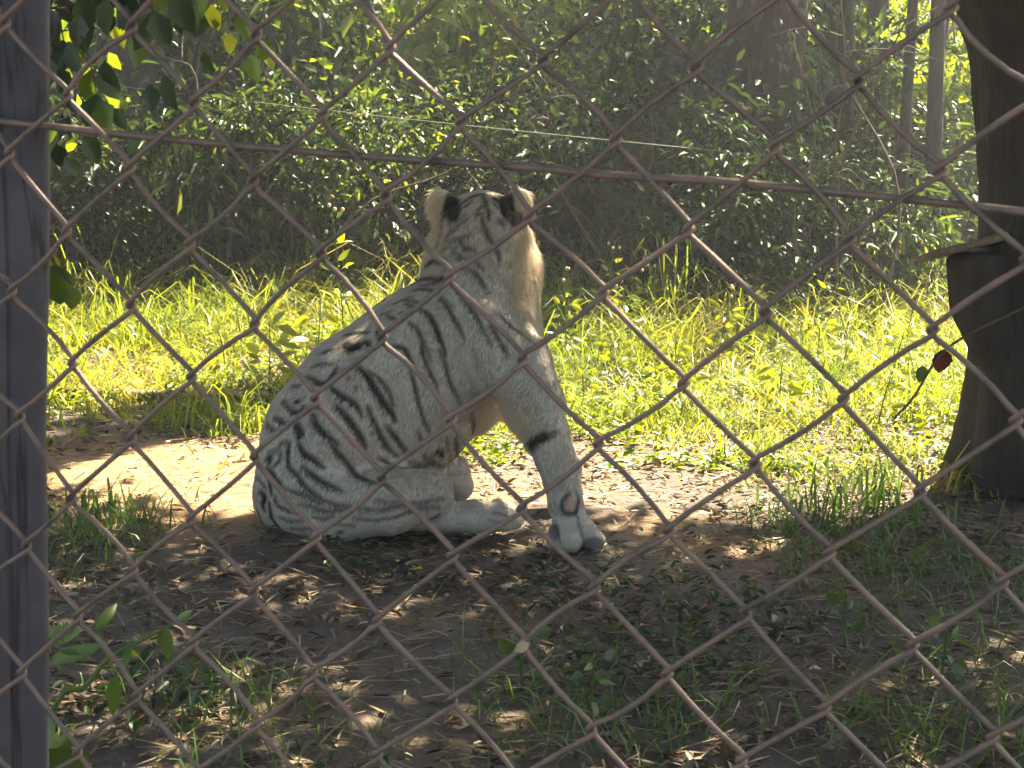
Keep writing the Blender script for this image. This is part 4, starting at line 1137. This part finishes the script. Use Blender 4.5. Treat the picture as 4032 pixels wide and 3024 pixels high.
for px, py, nb, L, lb in ((400, 2050, 40, .15, 'dense dark grass tuft in the shade beside the post'), (560, 2075, 24, .11, 'small dark grass tuft at the shadow edge of the sandy patch'), (3600, 2080, 30, .16, 'dark grass tuft on the soil below the massive trunk'), (3330, 2010, 40, .2, 'dark grass tuft at the shadow edge right of the paw'), (3480, 1960, 34, .22, 'dark grass tuft at the foot of the massive trunk'), (3130, 2040, 20, .14, 'small dark grass tuft nearest to the front paw')):
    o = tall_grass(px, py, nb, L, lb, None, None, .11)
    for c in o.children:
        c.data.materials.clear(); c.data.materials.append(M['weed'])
def low_shrub(px, py, s, label, kind='fine'):
    g = ground_at(px, py)
    return shrub(kind, g[0], g[1], s, s * .8, label)
for px, py, h, lb in ((2060, 2720, .16, 'shaded small weed among fallen leaves below the curled leaf on the mesh'), (2330, 2860, .2, 'shaded leafy weed near the bottom of the mesh'), (3330, 2560, .2, 'shaded weed with upright leaves on bare soil'), (3700, 2700, .22, 'shaded weed with dark leaves at the foot of the slope')):
    weed(px, py, h, 9, .05, lb, keys=('vine', 'lance'))

# ------------------------------------------------------------------ plants close behind the fence
def stem_points(pts, Y):
    return [at(px, py, Y) for px, py in pts]
def near_weed(name, label, stem, Y, lvs, foot):
    sp = stem_points(stem, Y)
    f = np.array((foot[0], foot[1], float(gz(foot[0], foot[1]))))
    o = thing(name, label, 'weed', f)
    c = spline(np.array([f, (f + sp[0]) / 2 + (0, .03, .05)] + sp), 26)
    V, F = tube(c - f, np.linspace(.0042, .0016, 26), 6)
    add('stem', make_mesh('stem', V, F, M['weed'], True, {'tint': np.full(len(V), .95)}), o)
    for key, px, py, tx, ty, yoff in lvs:
        a, b = at(px, py, Y), at(tx, ty, Y + yoff)
        L = np.linalg.norm(b - a)
        near = c[np.argmin(np.linalg.norm(c - a, axis=1))]
        V, F = tube(np.array([near, (near + a) / 2 + (0, 0, .002), a]) - f, .0011, 5)
        add('leaf_stalk', make_mesh('leaf_stalk', V, F, M['weed'], True, {'tint': np.full(len(V), .8)}), o)
        put_leaf(o, key, a, b - a, L, (rng.normal(0, .35), -1, .35 + rng.normal(0, .2)))
    return o
near_weed('leafy_weed', 'tall slender weed with hanging leaves leaning from the foot of the post', [(190, 2880), (340, 2700), (430, 2590), (560, 2520), (690, 2450)], 1.45,
          [('lance', 515, 2535, 480, 2640, -.02), ('weed', 500, 2540, 545, 2600, .01), ('lance', 650, 2470, 672, 2620, .0), ('lance', 640, 2475, 625, 2560, .01), ('lance', 690, 2450, 770, 2395, .02), ('lance', 455, 2660, 437, 2840, .0), ('lance', 380, 2480, 470, 2360, .03)], (-.62, 1.5))
near_weed('leafy_weed', 'broad weed with jagged pale leaves at the foot of the post', [(60, 3200), (110, 3080), (130, 2990)], 1.3,
          [('lobed', 120, 2990, 100, 2800, .02), ('lobed', 130, 3000, 190, 2830, .0), ('lobed', 130, 3010, 300, 2880, .03), ('lobed', 100, 3030, -60, 2960, -.03), ('vine', 150, 3040, 330, 2990, -.02), ('vine', 110, 3050, 40, 3120, -.02)], (-.6, 1.38))
near_weed('leafy_weed', 'weed with grey-green leaves peeping out beside the post', [(120, 2700), (160, 2560), (190, 2510)], 1.5,
          [('lobed', 190, 2510, 290, 2470, .0), ('lance', 200, 2530, 340, 2480, .02), ('lance', 230, 2560, 330, 2570, .0), ('lance', 200, 2600, 400, 2540, .0)], (-.66, 1.55))
def hanging(name, label, stem, Y, lvs, r=.0018):
    sp = np.array(stem_points(stem, Y)); f = sp[0]
    o = thing(name, label, 'sprig', f)
    V, F = tube(spline(sp, 20) - f, r, 5); add('stem', make_mesh('stem', V, F, M['twig'], True), o)
    for key, px, py, tx, ty, yo in lvs:
        a, b = at(px, py, Y), at(tx, ty, Y + yo)
        put_leaf(o, key, a, b - a, np.linalg.norm(b - a), (rng.normal(0, .3), -1, .3))
    return o
hanging('vine_sprig', 'olive vine leaves hanging beside the fence post', [(120, 700), (175, 900), (215, 1040), (290, 1120)], 1.32, [('vine', 215, 1040, 235, 1215, .01), ('vine', 285, 1130, 285, 1225, .0), ('weed', 205, 1000, 205, 1110, .02)])
hanging('dead_twig', 'bare hanging twig with one red-brown dead leaf near the dark trunk', [(4300, 1100), (3950, 1250), (3720, 1380), (3600, 1560), (3520, 1650)], 2.3, [('dead', 3715, 1375, 3700, 1480, .01), ('vine', 3630, 1440, 3625, 1510, .0)], .002)
pt = on_fence(2061, 2532, -.006)
ch = thing('dry_leaf_curl', 'pale brown curled leaf caught on a knot of the mesh', 'leaf', pt)
put_leaf(ch, 'pale', pt + FU * .004, -FU * 1.0 - FZ * .55, .013, (-.2, -1, .5))

# ------------------------------------------------------------------ dusty air
def haze_mat(d):
    m, nt, out = new_mat('dusty_air')
    v = N(nt, 'ShaderNodeVolumePrincipled'); v.inputs['Color'].default_value = (.86, .92, 1.0, 1); v.inputs['Density'].default_value = d; v.inputs['Anisotropy'].default_value = .35
    nt.links.new(v.outputs[0], out.inputs['Volume']); return m
x0, x1, y0, y1, z0, z1 = -45., 45., -25., 48., -3., 16.
Vh = np.array([(x, y, z) for z in (z0, z1) for y in (y0, y1) for x in (x0, x1)])
Qh = np.array([(0, 2, 3, 1), (4, 5, 7, 6), (0, 1, 5, 4), (2, 6, 7, 3), (0, 4, 6, 2), (1, 3, 7, 5)])
tag(add('haze', make_mesh('haze', Vh, Qh, haze_mat(.0036))), 'thin dusty haze filling the air of the clearing', 'haze', kind='stuff')
